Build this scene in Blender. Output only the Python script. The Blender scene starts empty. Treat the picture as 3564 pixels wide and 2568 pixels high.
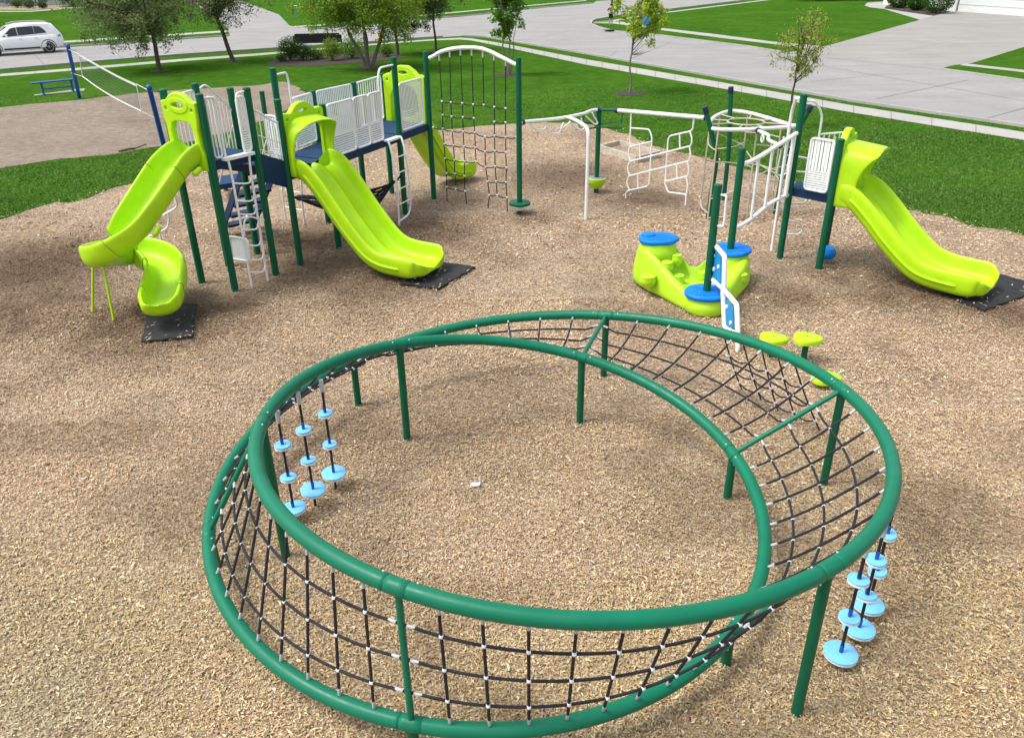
import bpy, math, random
import numpy as np
from mathutils import Vector, Matrix
random.seed(7); RNG = np.random.default_rng(11)
S = bpy.context.scene; COL = S.collection

# ------------------------------------------------------------ camera (a drone about 5.4 m up, looking down 27.5 deg)
PW, PH, PF, CAMH = 3564.0, 2568.0, 2773.0, 5.4
_d = np.array([1855 - PW/2, 6600 - PH/2, PF]); _d /= np.linalg.norm(_d)
_f = np.array([0, 0, 1.0]) - _d*_d[2]; _f /= np.linalg.norm(_f)
_r = np.cross(_d, _f); _r = _r if _r[0] > 0 else -_r
RW = np.array([_r, _f, -_d]); C0 = np.array([0, 0, CAMH])
cam = bpy.data.objects.new('camera', bpy.data.cameras.new('camera')); COL.objects.link(cam)
cam.data.sensor_width = 36; cam.data.lens = 36*PF/PW; cam.data.clip_end = 2000
_R = Matrix([list(RW[i]) for i in range(3)]) @ Matrix(((1, 0, 0), (0, -1, 0), (0, 0, -1)))
cam.matrix_world = Matrix.Translation(C0) @ _R.to_4x4()
S.camera = cam
# ------------------------------------------------------------ light: bright hazy overcast, soft sun from high behind left
SUN_EL, SUN_AZ = math.radians(60), math.radians(-100)      # azimuth from +Y towards +X
W = bpy.data.worlds.new('World'); S.world = W; W.use_nodes = True
nt = W.node_tree; nt.nodes.clear()
sky = nt.nodes.new('ShaderNodeTexSky'); sky.sky_type = 'NISHITA'; sky.sun_disc = False
sky.sun_elevation = SUN_EL; sky.sun_rotation = SUN_AZ; sky.dust_density = 4; sky.air_density = 1.0; sky.ozone_density = 1
hs = nt.nodes.new('ShaderNodeHueSaturation'); hs.inputs['Saturation'].default_value = .35
bg = nt.nodes.new('ShaderNodeBackground'); bg.inputs['Strength'].default_value = .15
wo = nt.nodes.new('ShaderNodeOutputWorld')
nt.links.new(sky.outputs[0], hs.inputs['Color']); nt.links.new(hs.outputs[0], bg.inputs[0]); nt.links.new(bg.outputs[0], wo.inputs[0])
sun = bpy.data.objects.new('sun', bpy.data.lights.new('sun', 'SUN')); COL.objects.link(sun)
sun.data.energy = 1.15; sun.data.angle = math.radians(14); sun.data.color = (1, .96, .9)
_sd = Vector((math.cos(SUN_EL)*math.sin(SUN_AZ), math.cos(SUN_EL)*math.cos(SUN_AZ), math.sin(SUN_EL)))
sun.rotation_euler = _sd.to_track_quat('Z', 'Y').to_euler(); sun.location = (0, 0, 30)
S.view_settings.view_transform = 'Standard'; S.view_settings.look = 'None'
S.view_settings.exposure = 0.82; S.view_settings.gamma = 1

# ------------------------------------------------------------ survey: photo point + known height (or upright plane) -> metres
def ray(x, y): return RW @ np.array([x - PW/2, y - PH/2, PF])
def G(x, y, z=0.0):
    r = ray(x, y); return C0 + r*((z - CAMH)/r[2])
def HT(b, x, y):                                            # height on the upright line over b
    r = ray(x, y); return float(CAMH + r[2]*((r[0]*b[0] + r[1]*b[1])/(r[0]**2 + r[1]**2)))
def PL(x, y, A, B):                                         # on the upright plane through A and B
    n = np.array([-(B[1]-A[1]), B[0]-A[0], 0.0]); r = ray(x, y)
    return C0 + r*(float((np.array([A[0], A[1], 0]) - C0) @ n)/float(r @ n))
def zm(ox, oy, k): return lambda x, y: (ox + x*k, oy + y*k)
V3 = lambda *a: np.array(a, float)
def unit(v): v = np.array(v, float); return v/np.linalg.norm(v)
UP = V3(0, 0, 1)

# ------------------------------------------------------------ objects
def tag(o, label=None, cat=None, group=None, kind=None):
    if label: o['label'] = label
    if cat: o['category'] = cat
    if group: o['group'] = group
    if kind: o['kind'] = kind
    return o
def thing(name, label, cat, loc, group=None):
    o = bpy.data.objects.new(name, None); COL.objects.link(o); o.empty_display_size = .2
    o.location = (float(loc[0]), float(loc[1]), 0.0)
    return tag(o, label, cat, group)
def clone(root, label=None, loc=None, rz=None):
    def cp(o, p):
        c = o.copy(); COL.objects.link(c); c.parent = p
        for ch in o.children: cp(ch, c)
        return c
    r = cp(root, None)
    if label: r['label'] = label
    if loc is not None: r.location = loc
    if rz is not None: r.rotation_euler = (0, 0, rz)
    return r

def smooth(pts, n=8, closed=False):                         # Catmull-Rom
    P = [np.array(p, float) for p in pts]; N = len(P); out = []
    segs = N if closed else N-1
    for i in range(segs):
        if closed: p0, p1, p2, p3 = P[i-1], P[i], P[(i+1) % N], P[(i+2) % N]
        else: p0, p1, p2, p3 = P[max(i-1, 0)], P[i], P[i+1], P[min(i+2, N-1)]
        for k in range(n):
            t = k/n; out.append(.5*((2*p1) + (p2-p0)*t + (2*p0-5*p1+4*p2-p3)*t*t + (3*p1-p0-3*p2+p3)*t**3))
    if not closed: out.append(P[-1])
    return out
def bend(pts, rad=.08, n=5, closed=False):                  # straight pipe with rounded corners
    P = [np.array(p, float) for p in pts]; N = len(P); out = []
    for i in range(N):
        if not closed and i in (0, N-1): out.append(P[i]); continue
        a, b, c = P[i-1], P[i], P[(i+1) % N]
        la, lc = np.linalg.norm(a-b), np.linalg.norm(c-b); r = min(rad, la*.45, lc*.45)
        s, e = b + (a-b)/la*r, b + (c-b)/lc*r
        for k in range(n+1):
            t = k/n; out.append((1-t)**2*s + 2*t*(1-t)*b + t*t*e)
    return out

class MB:
    def __init__(s): s.v = []; s.f = []; s.m = []
    def add(s, vs, fs, m=0):
        o = len(s.v); s.v += [tuple(map(float, p)) for p in vs]
        s.f += [tuple(i+o for i in f) for f in fs]; s.m += [m]*len(fs); return s
    def tube(s, path, r, n=10, closed=False, m=0, caps=True):
        P = [np.array(p, float) for p in path]; N = len(P)
        R = r if hasattr(r, '__len__') else [r]*N
        vs = []; fs = []; u = None
        for i in range(N):
            a = P[i-1] if (i > 0 or closed) else P[i]; b = P[(i+1) % N] if (i < N-1 or closed) else P[i]
            t = unit(b-a)
            if u is None: u = unit(np.cross(t, UP if abs(t[2]) < .9 else V3(1, 0, 0)))
            u = unit(u - t*(u @ t)); w = np.cross(t, u)
            for k in range(n):
                an = 2*math.pi*k/n; vs.append(P[i] + R[i]*(math.cos(an)*u + math.sin(an)*w))
        for i in range(N if closed else N-1):
            j = (i+1) % N
            for k in range(n): fs.append((i*n+k, i*n+(k+1) % n, j*n+(k+1) % n, j*n+k))
        if caps and not closed:
            fs.append(tuple(range(n))[::-1]); fs.append(tuple((N-1)*n+k for k in range(n)))
        return s.add(vs, fs, m)
    def box(s, c, size, ax=None, m=0):
        X, Y, Z = ax if ax is not None else (V3(1, 0, 0), V3(0, 1, 0), UP)
        c = np.array(c, float); h = np.array(size, float)/2
        vs = [c + X*h[0]*i + Y*h[1]*j + Z*h[2]*k for i in (-1, 1) for j in (-1, 1) for k in (-1, 1)]
        return s.add(vs, [(0, 1, 3, 2), (4, 6, 7, 5), (0, 4, 5, 1), (2, 3, 7, 6), (0, 2, 6, 4), (1, 5, 7, 3)], m)
    def prism(s, poly, ext, m=0):                           # polygon of 3-D points pushed along ext
        n = len(poly); e = np.array(ext, float); A = [np.array(p, float) for p in poly]
        return s.add(A + [p+e for p in A], [tuple(range(n))[::-1], tuple(range(n, 2*n))] + [(i, (i+1) % n, n+(i+1) % n, n+i) for i in range(n)], m)
    def sheet(s, poly, m=0): return s.add(poly, [tuple(range(len(poly)))], m)
    def lathe(s, prof, c, n=16, m=0, ax=None):
        X, Y, Z = ax if ax is not None else (V3(1, 0, 0), V3(0, 1, 0), UP)
        c = np.array(c, float); vs = []; fs = []; N = len(prof)
        for r, z in prof:
            for k in range(n):
                a = 2*math.pi*k/n; vs.append(c + X*r*math.cos(a) + Y*r*math.sin(a) + Z*z)
        for i in range(N-1):
            for k in range(n): fs.append((i*n+k, i*n+(k+1) % n, (i+1)*n+(k+1) % n, (i+1)*n+k))
        fs.append(tuple(range(n))[::-1]); fs.append(tuple((N-1)*n+k for k in range(n)))
        return s.add(vs, fs, m)
    def ball(s, c, r, n=8, m=0, sz=1):
        return s.lathe([(max(r*math.sin(math.pi*i/n), r*.02), -r*sz*math.cos(math.pi*i/n)) for i in range(n+1)], c, n+2, m)
    def loft(s, secs, closed=True, m=0, caps=True):         # list of equal-length sections
        n = len(secs[0]); vs = [p for q in secs for p in q]; fs = []
        for i in range(len(secs)-1):
            for k in range(n if closed else n-1):
                fs.append((i*n+k, i*n+(k+1) % n, (i+1)*n+(k+1) % n, (i+1)*n+k))
        if caps and closed: fs.append(tuple(range(n))[::-1]); fs.append(tuple((len(secs)-1)*n+k for k in range(n)))
        return s.add(vs, fs, m)
    def build(s, name, mats, parent=None, sharp=40, flip=True):
        me = bpy.data.meshes.new(name); me.from_pydata(s.v, [], s.f)
        ms = mats if isinstance(mats, (list, tuple)) else [mats]
        for x in ms: me.materials.append(x)
        if len(ms) > 1: me.polygons.foreach_set('material_index', s.m)
        import bmesh
        if flip:
            bm = bmesh.new(); bm.from_mesh(me); bmesh.ops.recalc_face_normals(bm, faces=bm.faces); bm.to_mesh(me); bm.free()
        me.polygons.foreach_set('use_smooth', [True]*len(me.polygons)); me.set_sharp_from_angle(angle=math.radians(sharp))
        return link(name, me, parent)
def link(name, me, parent=None):
    o = bpy.data.objects.new(name, me); COL.objects.link(o)
    if parent is not None:
        o.parent = parent
        if parent.type == 'EMPTY': o.location = -Vector(parent.location)
    return o
def plate(name, outer, holes, org, X, Z, thick, m, parent, bev=.012):   # flat cut-out with rounded edges, in the plane X-Z at org
    cu = bpy.data.curves.new('cut', 'CURVE'); cu.dimensions = '2D'; cu.fill_mode = 'BOTH'
    cu.extrude = thick/2; cu.bevel_depth = bev; cu.bevel_resolution = 2
    for pts in [outer] + holes:
        sp = cu.splines.new('POLY'); sp.points.add(len(pts)-1); sp.use_cyclic_u = True
        for i, p in enumerate(pts): sp.points[i].co = (p[0], p[1], 0, 1)
    t = bpy.data.objects.new('cut', cu); me = bpy.data.meshes.new_from_object(t)
    bpy.data.objects.remove(t); bpy.data.curves.remove(cu)
    X = unit(X); Z = unit(Z); N = np.cross(X, Z); me.name = name
    co = np.empty(len(me.vertices)*3); me.vertices.foreach_get('co', co); co = co.reshape(-1, 3)
    co = np.array(org, float) + co[:, :1]*X + co[:, 1:2]*Z + co[:, 2:]*N
    me.vertices.foreach_set('co', co.ravel()); me.materials.clear(); me.materials.append(m)
    me.polygons.foreach_set('use_smooth', [True]*len(me.polygons)); me.set_sharp_from_angle(angle=math.radians(50)); me.update()
    return link(name, me, parent)
def oval(cx, cy, rx, ry, n=20): return [(cx+rx*math.cos(2*math.pi*k/n), cy+ry*math.sin(2*math.pi*k/n)) for k in range(n)]
def rrect(x0, y0, x1, y1, r, n=5):
    o = []
    for cx, cy, a in ((x1-r, y1-r, 0), (x0+r, y1-r, 90), (x0+r, y0+r, 180), (x1-r, y0+r, 270)):
        for k in range(n+1):
            t = math.radians(a + 90*k/n); o.append((cx+r*math.cos(t), cy+r*math.sin(t)))
    return o

# ------------------------------------------------------------ materials
def lin(h):
    c = [int(h[i:i+2], 16)/255 for i in (0, 2, 4)]
    return tuple(x/12.92 if x < .04045 else ((x+.055)/1.055)**2.4 for x in c) + (1,)
class N:
    def __init__(s, name):
        s.mat = bpy.data.materials.new(name); s.mat.use_nodes = True; s.t = s.mat.node_tree; s.b = s.t.nodes['Principled BSDF']
    def n(s, typ, **kw):
        x = s.t.nodes.new('ShaderNode'+typ)
        for k, v in kw.items():
            if k in x.inputs: x.inputs[k].default_value = v
            else: setattr(x, k, v)
        return x
    def l(s, a, b): s.t.links.new(a, b)
    def coord(s, kind='Object', scale=(1, 1, 1), rot=0):
        tc = s.n('TexCoord'); mp = s.n('Mapping'); mp.inputs['Scale'].default_value = scale; mp.inputs['Rotation'].default_value = (0, 0, rot)
        s.l(tc.outputs[kind], mp.inputs['Vector']); return mp.outputs[0]
    def noise(s, vec, scale, detail=4, rough=.55, dist=0):
        x = s.n('TexNoise', Scale=scale, Detail=detail, Roughness=rough, Distortion=dist); s.l(vec, x.inputs['Vector']); return x.outputs['Fac']
    def ramp(s, fac, stops):
        x = s.n('ValToRGB'); e = x.color_ramp.elements
        while len(e) < len(stops): e.new(.5)
        for i, (p, c) in enumerate(stops): e[i].position = p; e[i].color = c if len(c) == 4 else tuple(c)+(1,)
        s.l(fac, x.inputs[0]); return x.outputs[0]
    def mix(s, fac, a, b, mode='MIX'):
        x = s.n('Mix', data_type='RGBA', blend_type=mode)
        for sock, v in ((x.inputs[0], fac), (x.inputs[6], a), (x.inputs[7], b)):
            if hasattr(v, 'is_linked'): s.l(v, sock)
            else: sock.default_value = v
        return x.outputs[2]
    def bump(s, h, strength=.3, dist=.02):
        x = s.n('Bump', Strength=strength, Distance=dist); s.l(h, x.inputs['Height']); s.l(x.outputs[0], s.b.inputs['Normal'])
def paint(name, col, rough=.35, var=.12, dirt=.0, bump=.0, spec=.5, scale=3.0):
    m = N(name); v = m.coord(); nz = m.noise(v, scale, 5)
    c = tuple(col[:3])+(1,)
    lo = tuple(x*(1-var) for x in c[:3])+(1,); hi = tuple(min(1, x*(1+var)) for x in c[:3])+(1,)
    out = m.ramp(nz, [(.3, lo), (.7, hi)])
    if dirt: out = m.mix(m.ramp(m.noise(v, 1.3, 8, .7), [(.5, (0, 0, 0)), (.8, (dirt, dirt, dirt))]), out, (.25, .2, .14, 1))
    m.l(out, m.b.inputs['Base Color'])
    m.l(m.ramp(m.noise(v, 9, 3), [(.3, (rough*.8,)*3), (.7, (min(1, rough*1.25),)*3)]), m.b.inputs['Roughness'])
    m.b.inputs['Specular IOR Level'].default_value = spec
    if bump: m.bump(m.noise(v, 60, 2), bump, .002)
    return m.mat
M = {}
M['green'] = paint('green powder coat', (.0015, .100, .046), .45, .10, .04, .1, .25)
M['ring'] = paint('green ring paint', (.0015, .150, .080), .38, .08, .03, .1, .28)
M['seam'] = paint('dark seam', (.002, .03, .018), .7)
M['white'] = paint('white powder coat', (.80, .81, .83), .38, .05, .05)
M['wsheet'] = paint('white perforated steel', (.86, .87, .88), .5, .05, .05)
M['tan'] = paint('tan pipe', (.50, .44, .36), .45, .08)
M['lime'] = paint('lime moulded plastic', (.415, .70, .010), .40, .07, .03, .12, .28)
M['limed'] = paint('lime rock plastic', (.41, .69, .014), .5, .08, .04, .2, scale=5)
M['cap'] = paint('blue moulded plastic', (.0, .185, .70), .5, .12, .03, .3, .3, scale=6)
M['disc'] = paint('light blue plastic', (.19, .57, .95), .45, .05, .03)
M['pblue'] = paint('panel blue', (.006, .26, .60), .4, .06)
M['navy'] = paint('navy coating', (.006, .027, .085), .55, .12, .05, 0, .25)
M['navycap'] = paint('navy clamp', (.008, .022, .07), .5, .1)
M['rope'] = paint('black rope', (.012, .012, .015), .85, .3, 0, .6, scale=80)
M['ferr'] = paint('aluminium ferrule', (.45, .46, .48), .35, .08); 
M['ball'] = paint('white plastic connector', (.75, .76, .80), .4, .04)
M['bolt'] = paint('steel bolt', (.6, .6, .62), .3, .05)
M['black'] = paint('black rubber', (.012, .013, .015), .8, .3, .1)
M['vblue'] = paint('blue pole paint', (.008, .075, .36), .4, .1, .04)
M['net'] = paint('white net cord', (.72, .73, .74), .8, .05)
M['wood'] = paint('weathered timber', (.46, .42, .34), .85, .2, .25, .4, scale=8)
M['bark'] = paint('bark', (.085, .062, .047), .9, .35, .1, .8, scale=20)
M['barkg'] = paint('grey bark', (.17, .145, .125), .9, .3, .1, .8, scale=20)
M['sign'] = paint('dark sign board', (.012, .010, .014), .6, .2)
M['yellow'] = paint('hydrant paint', (.72, .36, .05), .5, .1, .1)
M['util'] = paint('utility green', (.10, .30, .17), .5, .1)
M['steel'] = paint('dark pole', (.03, .045, .055), .45, .1)
def deckmat():
    m = N('navy slotted deck'); v = m.coord('Object', (1, 1, 1), math.radians(64))
    br = m.n('TexBrick', Scale=1.0); m.l(v, br.inputs['Vector']); br.offset = .5
    br.inputs['Brick Width'].default_value = .085; br.inputs['Row Height'].default_value = .035; br.inputs['Mortar Size'].default_value = .010
    br.inputs['Color1'].default_value = (.004, .013, .035, 1); br.inputs['Color2'].default_value = (.006, .018, .045, 1); br.inputs['Mortar'].default_value = (.016, .066, .155, 1)
    m.l(br.outputs['Color'], m.b.inputs['Base Color']); m.b.inputs['Roughness'].default_value = .6; m.b.inputs['Specular IOR Level'].default_value = .15
    return m.mat
M['deck'] = deckmat()
M['limeseam'] = paint('lime seam', (.16, .34, .005), .5)
def leafmat(name, a, b, rough=.55):
    m = N(name); g = m.n('NewGeometry'); out = m.ramp(g.outputs['Random Per Island'], [(0, a), (1, b)])
    m.l(out, m.b.inputs['Base Color']); m.b.inputs['Roughness'].default_value = rough
    m.b.inputs['Specular IOR Level'].default_value = .3
    tr = m.n('BsdfTranslucent'); m.l(out, tr.inputs['Color']); mx = m.n('MixShader', Fac=.45)
    m.l(m.b.outputs[0], mx.inputs[1]); m.l(tr.outputs[0], mx.inputs[2])
    m.l(mx.outputs[0], m.t.nodes['Material Output'].inputs['Surface']); return m.mat
# ============================================================ THE SETTING
def grassmat():
    m = N('lawn'); v = m.coord()
    big = m.noise(v, .22, 5, .6); mid = m.noise(v, 1.6, 6, .65); fin = m.noise(v, 26, 4, .7)
    c = m.ramp(big, [(.32, (.030, .094, .008)), (.52, (.048, .130, .012)), (.70, (.085, .168, .018))])
    c = m.mix(.55, c, m.ramp(mid, [(.30, (.022, .074, .008)), (.55, (.048, .124, .013)), (.75, (.110, .180, .030))]))
    c = m.mix(.8, c, m.ramp(fin, [(.25, (.30, .30, .28)), (.5, (.5, .5, .5)), (.8, (.78, .78, .7))]), 'OVERLAY')
    m.l(c, m.b.inputs['Base Color']); m.b.inputs['Roughness'].default_value = .9; m.b.inputs['Specular IOR Level'].default_value = .0
    m.bump(m.noise(v, 30, 3, .7), .8, .04); return m.mat
def concmat(name, a, b, joint=0, rot=0, jw=4.5):
    m = N(name); v = m.coord(); n1 = m.noise(v, .35, 6, .6); n2 = m.noise(v, 6, 6, .7)
    st = m.noise(m.coord('Object', (.15, 1.2, 1), rot), .8, 5, .6)
    c = m.ramp(n1, [(.3, a), (.7, b)])
    c = m.mix(.5, c, m.ramp(n2, [(.3, (.42, .42, .42)), (.7, (.57, .57, .56))]), 'OVERLAY')
    c = m.mix(.45, c, m.ramp(st, [(.3, (.40, .39, .38)), (.65, (.55, .55, .55))]), 'OVERLAY')
    sp_ = m.noise(v, 1.1, 8, .75); c = m.mix(m.ramp(sp_, [(.56, (0, 0, 0)), (.74, (.40,)*3)]), c, tuple(x*.62 for x in a)+(1,))
    m.l(c, m.b.inputs['Base Color']); m.b.inputs['Roughness'].default_value = .85; m.b.inputs['Specular IOR Level'].default_value = .2
    m.bump(n2, .2, .01); return m.mat
PATCH = ((-5.9, 12.3, 1.9, .80), (-2.4, 13.9, 1.5, .75), (-3.4, 14.6, 1.8, .70), (-9.4, 15.0, 2.2, .95), (-8.4, 13.4, 1.8, .75), (-7.6, 12.2, 1.4, .6), (6.9, 13.2, 1.4, .7), (8.2, 12.3, 1.1, .7), (1.5, 21.6, 2.2, .75), (3.3, 19.3, 1.4, .7), (-.5, 8.9, 1.5, .25), (-1.8, 17.0, 1.6, .7), (-2.6, 18.9, 1.3, .5), (4.9, 13.0, .9, .6), (6.2, 13.9, .9, .6), (.5, 17.8, .7, .6), (-4.6, 16.2, 1.6, .6), (-1.3, 19.0, 1.2, .4), (2.1, 19.7, .6, .5))  # dark spots in the bed: dug-over damp mulch, also shade painted into the colour
def mulchmat():
    m = N('mulch bed'); v = m.coord()
    vo = m.n('TexVoronoi', Scale=42.0); m.l(m.coord('Object', (1, .8, 1), .5), vo.inputs['Vector'])
    sep = m.n('SeparateColor'); m.l(vo.outputs['Color'], sep.inputs[0])
    c = m.ramp(sep.outputs[0], [(0, (.20, .145, .098)), (.35, (.32, .235, .16)), (.7, (.43, .33, .23)), (1, (.54, .44, .33))])
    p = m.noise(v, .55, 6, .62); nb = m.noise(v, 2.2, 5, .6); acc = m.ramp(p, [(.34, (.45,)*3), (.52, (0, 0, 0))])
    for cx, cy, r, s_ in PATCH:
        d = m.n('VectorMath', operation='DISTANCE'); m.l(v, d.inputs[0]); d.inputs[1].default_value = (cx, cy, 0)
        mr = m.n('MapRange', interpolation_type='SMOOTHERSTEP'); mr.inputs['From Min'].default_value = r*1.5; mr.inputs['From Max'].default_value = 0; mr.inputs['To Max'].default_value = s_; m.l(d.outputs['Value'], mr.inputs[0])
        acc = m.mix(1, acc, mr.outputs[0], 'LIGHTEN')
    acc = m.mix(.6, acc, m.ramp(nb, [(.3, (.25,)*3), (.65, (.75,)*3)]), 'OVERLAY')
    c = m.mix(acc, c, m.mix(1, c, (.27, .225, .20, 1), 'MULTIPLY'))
    m.l(c, m.b.inputs['Base Color']); m.b.inputs['Roughness'].default_value = .9; m.b.inputs['Specular IOR Level'].default_value = .15
    m.bump(vo.outputs['Distance'], .8, .03); return m.mat
def sandmat():
    m = N('sand'); v = m.coord(); n1 = m.noise(v, .5, 6, .6); n2 = m.noise(v, 7, 5, .7)
    c = m.ramp(n1, [(.3, (.25, .20, .152)), (.7, (.33, .27, .21))])
    c = m.mix(.7, c, m.ramp(n2, [(.3, (.38, .37, .36)), (.65, (.58, .58, .57))]), 'OVERLAY')
    m.l(c, m.b.inputs['Base Color']); m.b.inputs['Roughness'].default_value = .95; n3 = m.noise(m.coord('Object', (1, 1.6, 1), .3), 2.6, 6, .7); c = m.mix(.7, c, m.ramp(n3, [(.35, (.33, .32, .31)), (.62, (.60, .60, .59))]), 'OVERLAY'); m.l(c, m.b.inputs['Base Color']); m.bump(n3, 1.0, .22); return m.mat
def soilmat():
    m = N('dark mulch'); v = m.coord(); m.l(m.ramp(m.noise(v, 14, 5, .7), [(.3, (.016, .011, .008)), (.7, (.075, .055, .042))]), m.b.inputs['Base Color'])
    m.b.inputs['Roughness'].default_value = .95; m.bump(m.noise(v, 20, 3), .8, .03); return m.mat
M['grass'] = grassmat(); M['road'] = concmat('road concrete', (.262, .258, .252), (.312, .307, .300)); M['walk'] = concmat('walk concrete', (.34, .33, .315), (.41, .40, .38), rot=.6)
M['drive'] = concmat('drive concrete', (.265, .258, .240), (.315, .308, .288)); M['joint'] = paint('joint', (.15, .147, .145), .9)
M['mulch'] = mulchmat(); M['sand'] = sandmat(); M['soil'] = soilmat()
M['kerb'] = concmat('kerb concrete', (.33, .325, .31), (.40, .39, .375))
def gp(pts, z=0.0): return [G(x, y)*V3(1, 1, 0) + V3(0, 0, z) for x, y in pts]
def flat(name, pts, z, m, wob=0.0, step=.6):
    P = [np.array(p, float)*V3(1, 1, 0) + V3(0, 0, z) for p in pts]
    if wob:                                                # ragged natural edge
        Q = []
        for i in range(len(P)):
            a, b = P[i], P[(i+1) % len(P)]; n = max(1, int(np.linalg.norm(b-a)/step))
            for k in range(n): Q.append(a + (b-a)*k/n + V3(random.uniform(-wob, wob), random.uniform(-wob, wob), 0))
        P = Q
    import bmesh
    bm = bmesh.new(); vs = [bm.verts.new(p) for p in P]; f = bm.faces.new(vs)
    if f.normal.z < 0: f.normal_flip()
    f.normal_update()
    if f.normal.z < 0: f.normal_flip()
    bmesh.ops.triangulate(bm, faces=bm.faces)
    me = bpy.data.meshes.new(name); bm.to_mesh(me); bm.free(); me.materials.append(m)
    o = link(name, me); o['kind'] = 'structure'; return o
lawn = MB().sheet([V3(-400, -60, 0), V3(400, -60, 0), V3(400, 700, 0), V3(-400, 700, 0)]).build('lawn', M['grass']); lawn['kind'] = 'structure'
MULCH = [G(*p) for p in [(0, 767), (100, 735), (200, 705), (253, 708), (306, 690), (413, 651), (520, 628), (654, 605), (725, 587), (782, 573), (950, 530), (1250, 478), (1400, 460), (1524, 455), (1600, 448), (1700, 438), (1776, 434), (1900, 428), (1997, 430), (2063, 437), (2173, 467), (2305, 520), (2438, 547), (2508, 566), (2588, 591), (2680, 612), (2794, 640), (2950, 690), (3147, 728), (3213, 746), (3301, 759), (3389, 794), (3499, 803), (3564, 825)]]
MULCH += [V3(12.5, 15.2, 0), V3(16, 10, 0), V3(15, -3, 0), V3(-15, -3, 0), V3(-17, 10, 0), V3(-14, 17.5, 0)]
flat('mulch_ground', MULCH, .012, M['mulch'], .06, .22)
SAND = [G(*p) for p in [(-90, 385), (0, 374), (99, 364), (278, 350), (398, 334), (517, 322), (756, 306), (900, 298), (950, 287), (991, 288), (1023, 300), (1059, 320), (1030, 372), (930, 420), (790, 462), (645, 497), (517, 517), (398, 537), (199, 557), (80, 575), (0, 585), (-120, 600)]]
flat('sand_court', SAND, .010, M['sand'], .12, .5)
# roads: one concrete sheet for both streets and the crossing, with raised kerbs
ROAD = [(-700, 290), (0, 247), (239, 225), (637, 193), (900, 175), (1085, 163), (1270, 151), (1437, 137), (1540, 130), (1610, 126), (1688, 130), (1776, 145.5), (2041, 190), (2600, 289), (2971, 356), (3564, 443), (4300, 560),
        (4300, 380), (3564, 286), (3263, 243), (2726, 186), (2600, 165), (2300, 127), (2129, 110), (2085, 98), (2056, 86), (2060, 76), (2072, 70.5), (2173, 53), (2305, 37.5), (2600, 2), (2800, -18), (2560, -22), (2300, -8), (2075, 5), (2063, 13), (1900, 27), (1666, 53), (1400, 77), (1086, 105), (1039, 97), (1007, 90), (971, 52), (830, 0), (790, -12), (610, -12), (640, 0), (696, 28), (736, 48), (796, 104), (800, 125), (796, 127), (398, 155), (239, 165), (0, 182), (-700, 232)]
flat('road', [G(*p) for p in ROAD], .004, M['road'])
def ribbon(name, a, b, z, m, kind='structure', h=0.0):
    A = gp(a, z); B = gp(b, z); mb = MB(); Bp = list(B)
    for i in range(len(A)-1):
        mb.add([A[i], A[i+1], Bp[i+1], Bp[i]], [(0, 1, 2, 3)])
    o = mb.build(name, m)
    if o.data.polygons[0].normal.z < 0: o.data.flip_normals()
    o['kind'] = kind; return o
def kerb(pts, w=.16, h=.10):
    P = gp(pts); mb = MB(); secs = []
    for i, p in enumerate(P):
        t = unit(P[min(i+1, len(P)-1)] - P[max(i-1, 0)]); n = V3(-t[1], t[0], 0)
        secs.append([p - n*w/2, p - n*w/2 + UP*h, p + n*w/2 + UP*h, p + n*w/2])
    o = mb.loft(secs).build('kerb', M['kerb']); o['kind'] = 'structure'
kerb([(-300, 266), (0, 247), (239, 225), (637, 193), (900, 175), (1085, 163), (1270, 151), (1437, 137), (1540, 130)])
kerb([(1610, 126), (1688, 130), (1776, 145.5), (2041, 190), (2600, 289), (2971, 356), (3564, 443), (4000, 512)])
kerb([(-300, 203), (0, 182), (239, 165), (398, 155), (796, 127)]); kerb([(1039, 97), (1086, 105), (1400, 77), (1666, 53), (1900, 27), (2063, 13)])
kerb([(2600, 2), (2305, 37.5), (2173, 53), (2072, 70.5), (2060, 76), (2056, 86), (2085, 98), (2129, 110), (2300, 127), (2600, 165), (2726, 186)]); kerb([(3263, 243), (3564, 286), (3900, 328)])
flat('driveway', [G(*p) for p in [(2726, 186), (2872, 162.6), (3202, 70.7), (3249, 57), (3310, 41), (3325, 40), (3564, 57), (3700, 70), (3800, 110), (3564, 165), (3381, 221.5), (3320, 228), (3263, 243)]], .010, M['drive'])
flat('front_path', [G(*p) for p in [(3202, 70.7), (3077, 33), (3028, 27), (3009, 21), (3018, 11), (3130, 3), (3128, 12), (3085, 22), (3077, 31), (3150, 43), (3249, 57)]], .014, M['walk'])
flat('far_driveway_apron', [G(*p) for p in [(796, 104), (971, 90), (1007, 90), (1039, 97), (800, 126)]], .009, M['drive'])
SW = dict(a=[(-300, 281), (0, 258.6), (239, 240), (637, 206), (900, 187), (971, 181.5), (1277, 155.5), (1397, 145.5), (1516, 137.5), (1600, 132.5)],
          b=[(-300, 291), (0, 267), (239, 248), (637, 214), (900, 194.5), (971, 187.5), (1277, 160), (1397, 150), (1516, 141.5), (1600, 139)])
ribbon('sidewalk', SW['a'], SW['b'], .008, M['walk'])
ribbon('sidewalk', [(1600, 132.5), (1640, 135), (1700, 144.5), (1776, 157.5), (2041, 208), (2500, 286), (2971, 369), (3564, 461), (4000, 530)], [(1600, 139), (1640, 142), (1700, 154), (1776, 169.5), (2041, 227), (2500, 307), (2971, 394), (3564, 489), (4000, 561)], .008, M['walk'])
ribbon('sidewalk', [(-300, 172), (0, 158), (235, 143), (500, 125.5), (796, 107)], [(-300, 181), (0, 166), (235, 149.5), (500, 132), (796, 112.5)], .008, M['walk'])
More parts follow.
